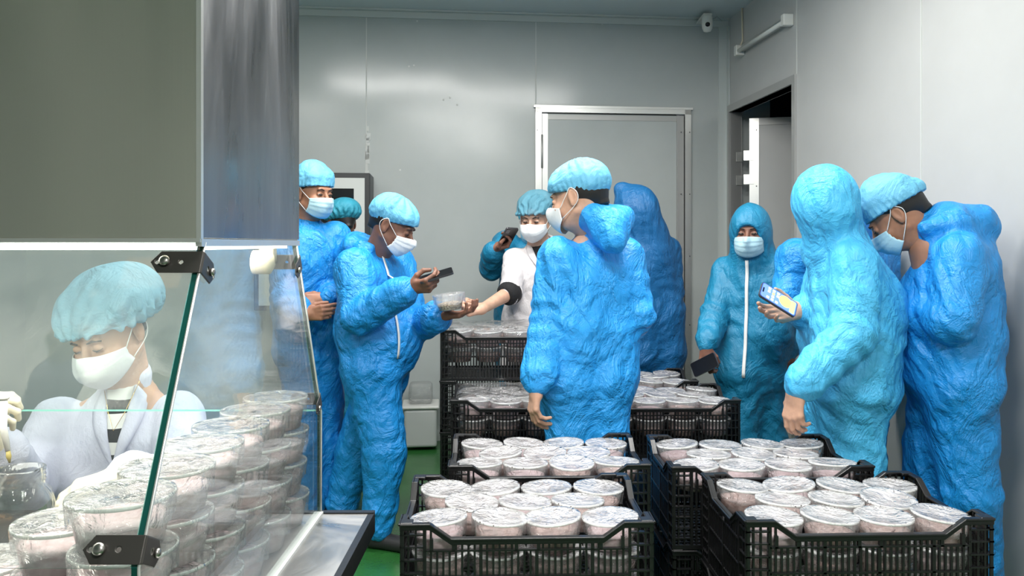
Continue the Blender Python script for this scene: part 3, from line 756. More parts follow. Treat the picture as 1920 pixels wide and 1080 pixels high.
# ------------------------------------------------------------------ things on the bench
j = np.array([-.965, 1.56, ZTAB])
J = empty('glass_jar', tuple(j), 'clear round glass jar with a wide threaded neck on the bench', 'jar')
m = MB(); m.lathe([(0, .002), (.048, .002), (.056, .010), (.058, .05), (.058, .12), (.052, .145), (.041, .158), (.040, .165), (.043, .168), (.040, .172), (.043, .176), (.040, .181), (.0425, .186), (.0425, .192), (.038, .192), (.037, .16), (.05, .140), (.054, .12), (.054, .012), (0, .008)], 40, j); m.build('jar_body', JARG, J, True)
m = MB(); m.lathe([(0, .012), (.053, .013), (.053, .028), (0, .028)], 32, j); m.build('liquid', see_through('liquid', (.8, .82, .8), .03, 1.33, .05), J, True)
o = MB().box(-.085, .085, -.05, .05, -.05, .05).build('wooden_block', WOOD); o.location = (-1.02, 1.40, ZTAB+.0505); props(bevel(o, .004), 'brown wooden block lying on the bench left of the tubs', 'wooden block')
sw = [W(6, 745, 1.60), W(6, 800, 1.60), W(15, 845, 1.60), W(18, 868, 1.60)]
S = empty('swab_stick', tuple(sw[1]), 'white plastic stick with a brown tip held in the gloved hand', 'inoculation stick')
m = MB(); m.tube([sw[0]+(0, 0, .003), sw[0], sw[0]-(0, 0, .004)], [.010, .012, .010], 16); m.tube([sw[0], sw[1], sw[2]], [.008, .007, .005], 12); m.build('handle', WHITEP, S, True)
m = MB(); m.tube([sw[2], (sw[2]+sw[3])/2, sw[3]], [.004, .005, .0015], 10); m.build('tip', WICK, S, True)
# ------------------------------------------------------------------ PEOPLE
def frame(f, up=(0, 0, 1), roll=0):
    F = nrm(f); Rv = nrm(np.cross(F, up)); U = np.cross(Rv, F)
    if roll:
        c, s = math.cos(roll), math.sin(roll); Rv, U = Rv*c+U*s, U*c-Rv*s
    return np.array([Rv, F, U])          # rows: right, front, up

def hand_vol(V, w, d, n, side, pose, sc=1.0, elbow=None, r_arm=(.040, .028), k=.004, back=None):
    """palm, four jointed fingers and a thumb. d: towards the knuckles, n: where the palm looks"""
    d = nrm(d); n = nrm(np.array(n)-d*np.dot(n, d)); t = np.cross(d, n)*(1 if side == 'R' else -1)
    w = np.array(w, float); S = .95*sc
    def L(a, b, c): return w+S*(d*a+t*b+n*c)
    kn = [(.088, .029), (.093, .010), (.089, -.010), (.080, -.028)]
    for (a, b) in kn: V.cone(L(.012, b*.62, 0), L(a, b, -.002), S*.0145, S*.0115, S*.012)
    V.cone(L(.035, .020, .006), L(.030, -.018, .006), S*.015, S*.014, S*.012)
    seg = [(.042, .025, .021), (.046, .029, .022), (.043, .027, .022), (.034, .020, .020)]
    curls = pose['curl']; spread = pose.get('spread', .06)
    for i, ((a, b), sg) in enumerate(zip(kn, seg)):
        p = L(a, b, 0); ang = 0; dd = nrm(d+t*spread*(1.5-i)/1.5)
        rr = [.0100, .0092, .0084, .0074] if i < 3 else [.0088, .0080, .0074, .0066]
        for j in range(3):
            ang += R(curls[i][j]); v = dd*math.cos(ang)+n*math.sin(ang); q = p+S*sg[j]*v
            V.cone(p, q, S*rr[j], S*rr[j+1], S*.003 if j else S*.007); p = q
    th = pose.get('thumb', [(.75, .60, .25), (.9, .35, .35), (.95, .1, .4)])
    p = L(.016, .020, .006); rr = [.015, .0120, .0105, .0085]
    for j, (sgl, v) in enumerate(zip((.042, .034, .027), th)):
        v = nrm(d*v[0]+t*v[1]+n*v[2]); q = p+S*sgl*v; V.cone(p, q, S*rr[j], S*rr[j+1], S*.010 if j == 0 else S*.004); p = q
    e = (w+nrm(np.array(back)-w)*.07 if back is not None else w-d*.07) if elbow is None else np.array(elbow)
    V.cone(w, e, S*.026, r_arm[1] if elbow is None else r_arm[0], S*.02)
    V.cone(w, L(.03, 0, 0), S*.024, S*.020, S*.015)
def make_hand(w, d, n, side, pose, sc=1.0, elbow=None, r_arm=(.040, .030), vx=.0024, back=None):
    w = np.array(w, float); pts = [w, w+nrm(d)*.2*sc]; 
    lo = np.min(pts, 0)-.11; hi = np.max(pts, 0)+.11
    if elbow is not None: lo = np.minimum(lo, np.array(elbow)-.06); hi = np.maximum(hi, np.array(elbow)+.06); vx = max(vx, .003)
    V = Vol(lo, hi, vx); hand_vol(V, w, d, n, side, pose, sc, elbow, r_arm, back=back); v, q = V.mesh(); return v, orient(v-v.mean(0), q)
RELAX = dict(curl=[(22, 28, 18), (28, 32, 20), (34, 36, 22), (38, 40, 24)], spread=.03, thumb=[(.75, .5, .35), (.95, .1, .3), (1, -.05, .25)])
FIST = dict(curl=[(62, 80, 45), (68, 85, 45), (72, 85, 45), (75, 85, 45)], spread=.0, thumb=[(.7, .5, .5), (.8, -.2, .6), (.5, -.8, .4)])
HOLD = dict(curl=[(38, 48, 30), (45, 52, 32), (50, 55, 35), (52, 55, 35)], spread=.04, thumb=[(.7, .55, .5), (.8, .1, .65), (.85, -.3, .3)])
CUPH = dict(curl=[(12, 32, 28), (14, 34, 28), (18, 36, 28), (24, 38, 28)], spread=.22, thumb=[(.55, .8, .25), (.7, .5, .6), (.6, .1, .8)])
CRADLE = dict(curl=[(8, 22, 18), (10, 26, 20), (14, 30, 24), (22, 34, 26)], spread=.10, thumb=[(.5, .85, .2), (.75, .55, .45), (.8, .1, .6)])
PINCH = dict(curl=[(48, 62, 40), (58, 70, 42), (66, 74, 42), (70, 76, 42)], spread=.02, thumb=[(.7, .5, .55), (.85, -.05, .6), (.8, -.4, .3)])

def head_mesh(c, M, neck, jaw=1.0, vx=.0032, ear=True):
    """skull, face and neck as one surface, built in head space: x right, y front, z up"""
    nl = M@(np.array(neck)-c)
    V = Vol(np.minimum((-.10, -.12, -.14), nl-.07), np.maximum((.10, .14, .13), nl+.07), vx)
    V.ell((0, -.018, .030), (.075, .095, .088)); V.ell((0, .030, -.035), (.063*jaw, .066, .082), k=.03)
    V.ell((0, .050, -.085), (.034*jaw, .034, .026), k=.03)
    V.cone((-.030, .083, .024), (.030, .083, .024), .012, .012, .012)        # brow
    for s in (-1, 1):
        V.ell((s*.031, .100, .004), (.017, .012, .011), k=.012, op='cut')   # socket
        V.ell((s*.031, .084, .003), (.014, .010, .010), k=.004)             # lid
        V.ell((s*.040, .068, -.032), (.024, .022, .022), k=.02)             # cheek
        V.cone((s*.058*jaw, .0, -.055), (s*.028, .055, -.090), .016, .014, .025)
    V.cone((0, .090, .010), (0, .113, -.026), .0075, .0105, .010); 
    for s in (-1, 1): V.ell((s*.012, .102, -.032), (.009, .009, .008), k=.006)
    V.ell((0, .096, -.062), (.022, .009, .006), k=.006); V.ell((0, .094, -.073), (.019, .010, .007), k=.006)
    if ear:
        for s in (-1, 1):
            E = frame((s*.25, -.97, 0)); c0 = np.array([s*.079, -.010, -.004])
            V.ell(c0, (.007, .020, .033), None, k=.006); V.ell(c0+np.array([s*.008, .001, .004]), (.006, .011, .020), k=.004, op='cut')
            V.ell(c0+np.array([0, .006, -.026]), (.006, .010, .010), k=.005)
    V.cone((0, -.025, -.045), nl, .052, .060, .03)
    V.cone((0, .015, -.075), nl+np.array([0, .012, 0]), .038, .046, .03)
    v, q = V.mesh(); q = orient(v, q)
    return c+v@M, q, nl

def vol_local(lo, hi, vx, fn, c, M):
    V = Vol(lo, hi, vx); fn(V); v, q = V.mesh(); return v, orient(v-v.mean(0), q)

def make_mask(kind, m, c, M, P, label):
    """face mask sheet wrapped over nose, cheeks and chin, with two ear loops"""
    nu, nv = 33, 23; v = []
    for j in range(nv):
        b = j/(nv-1)
        for i in range(nu):
            a = -1+2*i/(nu-1); 
            if kind == 'pleat':
                th = a*R(66); z0 = -.012-.010*abs(a)**1.5; z1 = -.118+.030*abs(a)**2; z = z0+(z1-z0)*b
                y = .015+.092*math.cos(th); x = .074*math.sin(th)
                y += (.022*math.exp(-(a/.16)**2)*math.exp(-((b-.15)/.3)**2))+.012*math.sin(PI*b)*(1-a*a)-.030*b**3*(1-.3*abs(a))
                y += .0035*(((b*4) % 1)-.5)*(1 if .1 < b < .95 else 0)
            elif kind == 'cone':     # folded pointed mask with a centre ridge
                th = a*R(66); z0 = -.008-.022*abs(a)**1.3; z1 = -.120+.045*abs(a)**1.6; z = z0+(z1-z0)*b
                y = .012+.092*math.cos(th)+.030*(1-abs(a))**1.5*math.sin(PI*min(1, b*1.0))**.7-.025*b**2*(1-abs(a)); x = .074*math.sin(th)
                y += .018*math.exp(-(a/.16)**2)*math.exp(-(b/.35)**2)
            else:                    # three panel boat mask
                th = a*R(70); z0 = -.010-.012*abs(a)**1.6+.010*math.exp(-(a/.2)**2); z1 = -.115+.050*abs(a)**1.5; z = z0+(z1-z0)*b
                bul = (1-a*a)**.7*(.034*math.sin(PI*min(1, b*.95+.05))**.8)
                y = .010+.088*math.cos(th)+bul-.012*b*b; x = .075*math.sin(th)
                y += .016*math.exp(-(a/.15)**2)*math.exp(-(b/.3)**2)+(.002 if .36 < b < .62 else 0)
            v.append((x*1.03, y+.007, z))
    f = [(j*nu+i, j*nu+i+1, (j+1)*nu+i+1, (j+1)*nu+i) for j in range(nv-1) for i in range(nu-1)]
    o = mk('mask', c+np.array(v)@M, f, m, P, label=label); md = o.modifiers.new('thick', 'SOLIDIFY'); md.thickness = .0018; md.offset = 1
    for s in (-1, 1):
        e = v[nu-1] if s > 0 else v[0]; e2 = v[nu*nv-1] if s > 0 else v[nu*(nv-1)]
        pts = [np.array(e)+(0, 0, -.004), np.array([s*.083, .012, .010]), np.array([s*.086, -.010, .030]), np.array([s*.090, -.034, .004]), np.array([s*.086, -.020, -.032]), np.array(e2)+(0, 0, .004)]
        # smooth the loop
        pp = []
        for i in range(len(pts)-1):
            p0, p1, p2, p3 = pts[max(i-1, 0)], pts[i], pts[i+1], pts[min(i+2, len(pts)-1)]
            for t in (0, .25, .5, .75): pp.append(.5*((2*p1)+(-p0+p2)*t+(2*p0-5*p1+4*p2-p3)*t*t+(-p0+3*p1-3*p2+p3)*t**3))
        pp.append(pts[-1]); mb = MB(); mb.tube([c+np.array(p)@M for p in pp], .0014, 6); mb.build('ear_loop', STRAP, o, True)
    return o

def make_cap(kind, m, c, M, P, label=None, seed=1, big=1.0):
    if kind == 'band':        # flat topped surgical cap
        def fn(V):
            V.ell((0, -.018, .042), (.086*big, .108*big, .088*big), k=.01)
            V.cone((0, -.020, .015), (0, -.018, .085), .086*big, .082*big, .02, sq=None)
            V.rbox((0, -.018, .055), (.030, .050, .022), .052*big, None, .02)
            V.cone((0, -.09, .02), (0, -.115, .03), .04, .035, .03)
            V.half((0, 0, .028), nrm((0, .16, -1)))
        lo, hi = (-.13, -.18, -.05), (.13, .14, .17)
    elif kind == 'puff':      # surgical cap with loose crown
        def fn(V):
            V.ell((0, -.024, .058), (.088*big, .108*big, .084*big), k=.02)
            V.ell((0, .035, .055), (.080, .072, .058), k=.03)
            V.ell((0, -.085, .035), (.062, .050, .050), k=.04)
            V.half((0, 0, .018), nrm((0, .27, -1)))
        lo, hi = (-.14, -.19, -.05), (.14, .15, .19)
    elif kind == 'bouffant':
        def fn(V):
            V.ell((0, -.045, .060), (.118*big, .138*big, .092*big), k=.03)
            V.ell((0, .05, .040), (.085, .06, .040), k=.04)
            V.half((0, 0, .022), nrm((0, .22, -1)))
        lo, hi = (-.20, -.26, -.05), (.20, .18, .24)
    v, q = vol_local(lo, hi, .0045, fn, c, M)
    n = vnormals(v, q); a = np.arctan2(v[:, 0], v[:, 1]+.02); z = v[:, 2]
    if kind == 'bouffant':
        r = np.sqrt(v[:, 0]**2+(v[:, 1]-.10)**2+(v[:, 2]-.03)**2); aa = np.arctan2(v[:, 0], v[:, 2]-.02)
        w = .0045*np.sin(aa*13+vnoise(v*25, seed)*5)*np.exp(-((r-.06)/.09)**2)+.006*(vnoise(v*22, seed+1)-.5)
        low = np.exp(-((z-.03)/.022)**2); w = w+low*.006*np.sin(a*22+vnoise(v*20, seed)*4)
    else:
        low = np.exp(-((z-.03)/.03)**2)
        w = .005*(vnoise(v*24, seed)-.5)+.003*(np.abs(vnoise(v*45, seed+2)-.5)*2-.4)+low*.0015*np.sin(a*30)
        if kind == 'puff': w = w+.004*np.sin(a*12+vnoise(v*18, seed)*4)*np.clip((z-.06)/.05, 0, 1)
    v = v+n*w[:, None]
    return mk('cap', c+v@M, q, m, P, label=label)

def folds(v, seed, amp, f0=7.0):
    """soft drape with narrow creases that come and go"""
    w = np.stack([vnoise(v*4, seed+3), vnoise(v*4, seed+4), vnoise(v*4, seed+5)], 1)-.5
    p = v+w*.20
    soft = vnoise(p*np.array([6, 6, 3.2]), seed)-.5
    m1 = np.clip((vnoise(v*5, seed+6)-.35)*3, 0, 1); m2 = np.clip((vnoise(v*7, seed+7)-.40)*4, 0, 1)
    a = (1-np.abs(2*vnoise(p*np.array([10, 10, 5.])+1.1, seed+8)-1))**5; b = (1-np.abs(2*vnoise(p*np.array([19, 19, 15])+3.3, seed+1)-1))**4
    c = (1-np.abs(2*vnoise(p*34+7.7, seed+2)-1))**3
    rg = np.random.RandomState(seed+100); tr = 0
    q = v+w*.10
    for k, (L, h, steep) in enumerate(((.15, .62, .9), (.12, .5, .5), (.085, .42, .7), (.06, .30, .3), (.045, .22, .5), (.034, .14, .4))):
        dr = nrm([rg.uniform(-1, 1), rg.uniform(-1, 1), rg.uniform(-1, 1)*steep*1.4]); ph = rg.uniform(0, 1)
        x = (q@dr)/L+ph+.7*vnoise(v*5+k*3.1, seed+20+k); t = np.abs(2*(x-np.floor(x))-1)
        mk_ = np.clip((vnoise(v*(4+k)+k*9.7, seed+30+k)-.38)*3.5, 0, 1); tr = tr+h*(t-.5)*mk_
    return amp*(1.0*soft+.5*a*m1+.3*b*m2+.10*c+1.5*tr-.15)

def person(key, J, face, label, suit, seed, head_roll=0, skinm=SK1, cap=None, capm=None, caplabel=None, mask=None, maskm=None, masklabel=None,
           hood=None, hoodback=False, hands=(), torso=1.0, depth=1.0, arm=1.0, leg=1.0, zipper=False, zdir=None, eyes=False, hair=True, kind='coverall', amp=.008, vx=.0085,
           legs=True, sleeve_end=None, belly=0.0, shoes=True, capbig=1.0, facefwd=None, group=None, extra=None, cover=None):
    J = {k: np.array(v, float) for k, v in J.items()}
    foot = (J['pelvis'][0], J['pelvis'][1], 0)
    P = empty('person', foot, label, 'person', group)
    c = J['head']; M = frame(face, roll=head_roll)
    Rv = nrm(J['shR']-J['shL']); Ut = nrm((J['shL']+J['shR'])/2-J['pelvis']); Ft = nrm(np.cross(Ut, Rv)); Rv = np.cross(Ft, Ut)
    Rp = nrm(J['hipR']-J['hipL'])
    neckb = J.get('neck', (J['shL']+J['shR'])/2+Ut*.035)
    # --- garment
    allp = np.array(list(J.values())); V = Vol(allp.min(0)-.19, allp.max(0)+.19, vx)
    mid = (J['shL']+J['shR'])/2; chest = mid-Ut*.13; waist = J['pelvis']*.62+mid*.38
    sw = np.linalg.norm(J['shR']-J['shL'])/2
    T = torso
    # wide flattened trunk: pairs of cones side by side
    for s in (-1, 1):
        V.cone(chest+Rv*s*(sw*.42), waist+Rv*s*.070*T, .118*T*depth, .118*T*depth, .06)
        V.cone(waist+Rv*s*.070*T, J['pelvis']+Rp*s*.080*T, .118*T*depth, .122*T*depth, .06)
    V.cone(mid-Ut*.045+Rv*sw*.75, mid-Ut*.045-Rv*sw*.75, .082*T, .082*T, .06)
    V.cone(mid-Ut*.02, neckb, .085, .060, .06)
    if belly: V.ell(waist+Ft*.055-Ut*.03, (.14, .14, .15), k=.07) if belly < .5 else V.ell(waist+Ft*.07-Ut*.04, (.17, .17, .19), k=.08)
    V.cone(J['shL']-Ut*.01, J['elL'], .080*arm, .068*arm, .016); V.cone(J['shR']-Ut*.01, J['elR'], .080*arm, .068*arm, .016)
    ends = {'L': J['wrL'], 'R': J['wrR']}
    for s in 'LR':
        el, wr = J['el'+s], J['wr'+s]
        if sleeve_end and s in sleeve_end: wr = el+(wr-el)*sleeve_end[s]; V.cone(el, wr, .068*arm, .062*arm, .03); ends[s] = wr
        else:
            ax = nrm(wr-el); V.cone(el, wr-ax*.045, .070*arm, .060*arm, .016); V.cone(wr-ax*.045, wr-ax*.005, .054*arm, .037, .02)
    if legs:
        for s in 'LR':
            V.cone(J['hip'+s], J['kn'+s], .112*leg, .086*leg, .05)
            if kind == 'coverall': V.cone(J['kn'+s], J['an'+s], .088*leg, .066*leg, .03)
            else: V.cone(J['kn'+s], J['an'+s], .075, .06, .03)
    if hoodback:   # hood lying on the nape and back
        for s in (-1, 1): V.cone(neckb+Rv*s*.075+Ft*.02+Ut*.010, neckb+Rv*s*.055-Ft*.075+Ut*.03, .030, .042, .02)
        V.cone(neckb-Ft*.085+Rv*.06+Ut*.03, neckb-Ft*.085-Rv*.06+Ut*.03, .045, .045, .03)
        if hoodback is not True:
            a, b = hoodback; V.cone(neckb-Ft*.06+Ut*.02, np.array(a), .055, .066, .04); V.cone(np.array(a), np.array(b), .066, .048, .03)
        else: V.ell(neckb-Ft*.12-Ut*.045, (.085, .055, .075), frame(Ft)*1.0, k=.03)
    if hood:
        hb = hood if isinstance(hood, (int, float)) and not isinstance(hood, bool) else 1.0
        V.ell(c+M[2]*.025-M[1]*.012, (.098*hb, .120*hb, .122*hb), M, k=.03); V.cone(c-M[2]*.02-M[1]*.02, neckb+Ut*.0, .095*hb, .095*hb, .04)
        V.cone(neckb, mid-Ut*.03, .10, .10, .06)
    if extra: extra(V, J, dict(R=Rv, U=Ut, F=Ft, M=M, c=c, neck=neckb, mid=mid))
    if hood: V.ell(c+M[1]*.115-M[2]*.040, (.066, .070, .084), M, k=.012, op='cut')
    v, q = V.mesh(); q = orient(v-v.mean(0), q)
    n = vnormals(v, q); d = folds(v, seed, amp)
    def rings(p, ax, lam, rad, am, s0):
        t = (v-p)@ax; r = np.linalg.norm(v-p, axis=1)
        return am*np.sin(2*PI*t/lam+5*vnoise(v*9, s0))*np.exp(-(r/rad)**2)
    for s in 'LR':
        d += rings(J['el'+s], nrm(J['wr'+s]-J['sh'+s]), .060, .13, .0042, seed+11); d += rings(ends[s]-nrm(ends[s]-J['el'+s])*.04, nrm(ends[s]-J['el'+s]), .03, .06, .002, seed+12)
        if legs: d += rings(J['kn'+s], nrm(J['an'+s]-J['hip'+s]), .085, .15, .0022, seed+13); d += rings(J['an'+s], nrm(J['an'+s]-J['kn'+s]), .055, .10, .0035, seed+14)
    d += rings(J['pelvis'], Ut, .10, .17, .0035, seed+15)
    if hood:
        hh = np.linalg.norm(v-c, axis=1); d = np.where(hh < .17, d*.45, d)
        an = np.arctan2((v-c)@M[0], (v-c)@M[2]); nb = np.exp(-(((v-c)@M[2]+.10)/.05)**2)*np.exp(-(np.linalg.norm(v-c, axis=1)/.2)**2)
        d += nb*.005*np.sin(14*np.arctan2((v-c)@M[0], (v-c)@M[1]))
    v = v+n*d[:, None]
    G = mk(kind, v, q, suit, P)
    bvh = BVHTree.FromPolygons(v.tolist(), q.tolist())
    # --- body under the garment: head, neck, trunk, hands as one mesh
    parts = []
    hv, hq, nl = head_mesh(c, M, neckb-Ut*.03, ear=not hood); parts.append((hv, hq))
    Vb = Vol(allp.min(0)-.1, allp.max(0)+.1, .02)
    Vb.cone(neckb-Ut*.05, J['pelvis'], .07, .08, .05)
    for s in 'LR':
        Vb.cone(neckb-Ut*.06, J['sh'+s]-Ut*.02, .05, .04, .03); Vb.cone(J['sh'+s]-Ut*.02, J['el'+s], .04, .036, .03); Vb.cone(J['el'+s], J['wr'+s], .036, .028, .03)
        if legs: Vb.cone(J['hip'+s], J['kn'+s], .07, .05, .03); Vb.cone(J['kn'+s], J['an'+s], .05, .04, .03)
    tv, tq = Vb.mesh(); parts.append((tv, orient(tv-tv.mean(0), tq)))
    gl = []
    for h in hands:
        s = h['side']; w = J['wr'+s]; 
        el = J['el'+s]+(J['wr'+s]-J['el'+s])*.05 if h.get('bare') else None
        hm = make_hand(w+nrm(h['d'])*.004, h['d'], h['n'], s, h['pose'], h.get('sc', 1.0), el, (.040, .028), back=J['el'+s])
        (gl if h.get('glove') else parts).append(hm)
    bv, bq = join(parts); B = mk('body', bv, bq, skinm, P)
    for i, g in enumerate(gl): mk('glove', g[0], g[1], GLOVE, P, label='pale latex glove')
    # --- hair, brows, lashes
    if not hood and hair:
        def fh(V):
            V.ell((0, -.022, .034), (.079, .097, .090)); V.cone((0, -.075, -.01), (0, -.085, -.045), .045, .030, .03)
            V.half((0, .045, 0), nrm((0, 1, -.55))); V.half((0, 0, -.055), (0, 0, -1))
            V.ell((0, .06, -.05), (.2, .085, .085), k=.01, op='cut')
        hv2, hq2 = vol_local((-.11, -.14, -.10), (.11, .12, .14), .004, fh, c, M)
        mk('hair', c+hv2@M, hq2, HAIR, P)
    for s in (-1, 1):
        mb = MB(); mb.tube([c+np.array(p)@M for p in ((s*.014, .0965, .022), (s*.030, .0955, .027), (s*.047, .083, .020))], [.002, .0034, .0016], 6); mb.build('eyebrow', LASH, P, True)
        mb = MB(); mb.tube([c+np.array(p)@M for p in ((s*.018, .0925, .000), (s*.031, .0955, -.003), (s*.044, .0865, .001))], [.0012, .0024, .0012], 6); mb.build('eyelashes', LASH, P, True)
    if eyes:
        for s in (-1, 1):
            mb = MB(); e = []; 
            for i in range(9):
                for k in range(12):
                    a, b = PI*i/8, 2*PI*k/12; e.append(c+np.array([s*.031+.0125*math.sin(a)*math.cos(b), .0875+.0095*math.cos(a), .001+.0062*math.sin(a)*math.sin(b)])@M)
            fe = [(i*12+k, i*12+(k+1) % 12, (i+1)*12+(k+1) % 12, (i+1)*12+k) for i in range(8) for k in range(12)]
            mk('eye', e, fe, EYEW, P, mats=[LINEN, EYEW], fmat=[1 if i < 3 else 0 for i in range(8) for k in range(12)])
    if cap: make_cap(cap, capm, c, M, P, caplabel, seed, capbig)
    if mask: make_mask(mask, maskm, c, M, P, masklabel)
    if legs and shoes:
        for s in 'LR':
            f = nrm(np.array([Ft[0], Ft[1], 0])); a = J['an'+s]; a0 = np.array([a[0], a[1], 0])
            Vs = Vol(a0-(.2, .2, .02), a0+(.2, .2, .16), .007)
            Vs.cone(a0+(0, 0, .10), a0+(0, 0, .05)-f*.02, .045, .042, .02); Vs.cone(a0-f*.03+(0, 0, .035), a0+f*.15+(0, 0, .03), .038, .036, .03)
            Vs.half(a0+(0, 0, .004), (0, 0, -1)); sv, sq_ = Vs.mesh(); mk('shoe', sv, orient(sv-sv.mean(0), sq_), SHOE, P)
    if zipper:
        pts = []
        for t in np.linspace(0.02, zipper, 26):
            p = neckb*(1-t)+(J['pelvis']-Ut*.05)*t
            Z = nrm(zdir) if zdir is not None else Ft; h = bvh.ray_cast(Vector(p+Z*.5), Vector(-Z))
            if h[0] is not None: pts.append(np.array(h[0])+Z*.002)
        if len(pts) > 3:
            pts = [pts[0]]+[(pts[i-1]+2*pts[i]+pts[i+1])/4 for i in range(1, len(pts)-1)]+[pts[-1]]
            vv = []; 
            for p in pts: vv += [p+Rv*.008+Ft*.0015, p-Rv*.008+Ft*.0015]
            mk('zipper', vv, [(2*i, 2*i+1, 2*i+3, 2*i+2) for i in range(len(pts)-1)], LINEN, P, label='white zipper').modifiers.new('thick', 'SOLIDIFY').thickness = .003
    return P, dict(J=J, M=M, c=c, Rv=Rv, Ut=Ut, Ft=Ft, neck=neckb, mid=mid, bvh=bvh, G=G)

def phone(c, long_, face, label, screen=False, sz=(.072, .148, .009)):
    """a phone: long_ is its long axis, face is where the screen looks"""
    y = nrm(long_); z = nrm(np.array(face)-y*np.dot(face, y)); x = np.cross(y, z); c = np.array(c)
    P = empty('phone', tuple(c), label, 'phone')
    V = Vol(c-.1, c+.1, .0012) if False else None
    def rr(w, h, r, n=6):
        o = []
        for cx, cy, a0 in ((w-r, h-r, 0), (-w+r, h-r, PI/2), (-w+r, -h+r, PI), (w-r, -h+r, 3*PI/2)):
            for i in range(n+1): a = a0+PI/2*i/n; o.append((cx+r*math.cos(a), cy+r*math.sin(a)))
        return o
    def slab(mb, w, h, r, z0, z1, ox=0, oy=0):
        o = rr(w, h, r); n = len(o); v = [c+x*(a+ox)+y*(b+oy)+z*zz for zz in (z0, z1) for a, b in o]
        mb.raw(v, [tuple(range(n))[::-1], tuple(range(n, 2*n))]+[(i, (i+1) % n, n+(i+1) % n, n+i) for i in range(n)]); return mb
    slab(MB(), sz[0]/2, sz[1]/2, .010, -sz[2]/2, sz[2]/2-.0006).build('phone_body', PHONEF, P)
    slab(MB(), sz[0]/2-.0015, sz[1]/2-.0015, .009, sz[2]/2-.0006, sz[2]/2).build('front_glass', PHONE if not screen else ICON[4], P)
    b = slab(MB(), sz[0]/2-.002, sz[1]/2-.002, .009, -sz[2]/2-.0006, -sz[2]/2); b.build('back_cover', PHONE, P)
    slab(MB(), .011, .016, .005, -sz[2]/2-.0022, -sz[2]/2-.0006, .020, .048).build('camera_bump', PHONEF, P)
    if screen:
        S = slab(MB(), sz[0]/2-.004, sz[1]/2-.004, .008, sz[2]/2, sz[2]/2+.0003).build('screen', ICON[0], P)
        slab(MB(), .012, .003, .0025, sz[2]/2+.0003, sz[2]/2+.0005, 0, .064).build('notch', PHONE, S)
        for i in range(4):
            for j in range(3):
                slab(MB(), .0052, .0052, .0015, sz[2]/2+.0003, sz[2]/2+.0005, -.022+.0147*i, .042-.018*j).build('icon', ICON[(i*2+j*3+1) % 3 if (i+j) % 2 else 1], S)
        slab(MB(), .026, .026, .0255, sz[2]/2+.0003, sz[2]/2+.0004, .006, -.026).build('dial', ICON[2], S)
        slab(MB(), .030, .010, .004, sz[2]/2+.0004, sz[2]/2+.0006, 0, -.056).build('dock', ICON[3], S)
    return P

# --- man holding the tub (profile to the right)
NJ = dict(head=W(737, 423, 3.74), neck=W(702, 473, 3.80), shL=W(742, 492, 4.0), shR=W(664, 500, 3.66), pelvis=W(702, 690, 3.80),
          elR=W(674, 592, 3.55), wrR=W(768, 540, 3.46), elL=W(775, 612, 3.86), wrL=W(826, 592, 3.62),
          hipL=W(716, 712, 3.90), hipR=W(698, 712, 3.70), knL=W(668, 850, 3.98), knR=W(722, 850, 3.66), anL=W(640, 948, 3.98), anR=W(710, 982, 3.66))
person('N', NJ, (.85, -.15, -.45), 'stout person in blue coverall and cap looking down at the tub in his palm', SUIT, 1, cap='puff', capm=CAPB, mask='pleat', maskm=MASKW,
       skinm=SK3, hoodback=(W(668, 462, 3.9), W(642, 480, 3.95)), torso=1.14, belly=.6, arm=1.2, leg=1.12, zipper=.8, zdir=(.62, -.78, 0), amp=.010,
       hands=[dict(side='R', d=(.62, -.25, .10), n=(.2, .75, .65), pose=HOLD, sc=1.05), dict(side='L', d=(.95, -.05, .08), n=(-.05, -.1, 1), pose=CUPH, sc=1.08)])
phone(W(818, 519, 3.44)+np.array([0, .0, .006]), (.93, .1, .28), (-.25, -.35, .9), 'black phone held by the man with the tub')
# --- the man with a side view, standing at the back left
OJ = dict(head=W(588, 362, 3.98), neck=W(574, 412, 4.02), shL=W(628, 440, 4.05), shR=W(538, 448, 3.92), pelvis=W(586, 655, 4.05),
          elL=W(642, 545, 4.06), wrL=W(612, 560, 3.84), elR=W(535, 560, 3.86), wrR=W(570, 590, 3.74),
          hipL=W(606, 680, 4.08), hipR=W(568, 680, 4.02), knL=W(612, 830, 4.08), knR=W(572, 830, 3.98), anL=W(612, 955, 4.1), anR=W(574, 960, 3.98))
person('O', OJ, (.80, -.60, -.14), 'tall person in blue coverall, arms folded, half hidden behind the hood of the bench', SUIT, 5, cap='band', capm=CAPB, mask='pleat', maskm=MASKB,
       skinm=SK1, eyes=True, torso=1.0, arm=1.02, hands=[dict(side='L', d=(-.85, -.35, -.12), n=(.1, .9, -.2), pose=RELAX), dict(side='R', d=(.8, -.1, .1), n=(0, .9, 0), pose=RELAX)])
# --- person behind, only the teal cap shows
PJ = dict(head=W(640, 418, 4.78), neck=W(640, 458, 4.82), shL=W(606, 478, 4.86), shR=W(672, 478, 4.76), pelvis=W(640, 650, 4.82), elL=W(595, 560, 4.84), wrL=W(612, 600, 4.70), elR=W(684, 560, 4.76), wrR=W(668, 600, 4.66),
          hipL=W(628, 675, 4.84), hipR=W(652, 675, 4.80), knL=W(626, 770, 4.84), knR=W(654, 770, 4.80), anL=W(626, 860, 4.84), anR=W(654, 862, 4.80))
person('P', PJ, (-.55, .75, -.25), 'person in teal cap behind the tall man, facing the wall unit', SUITD, 8, cap='bouffant', capm=CAPT, capbig=.86, skinm=SK3, amp=.006)
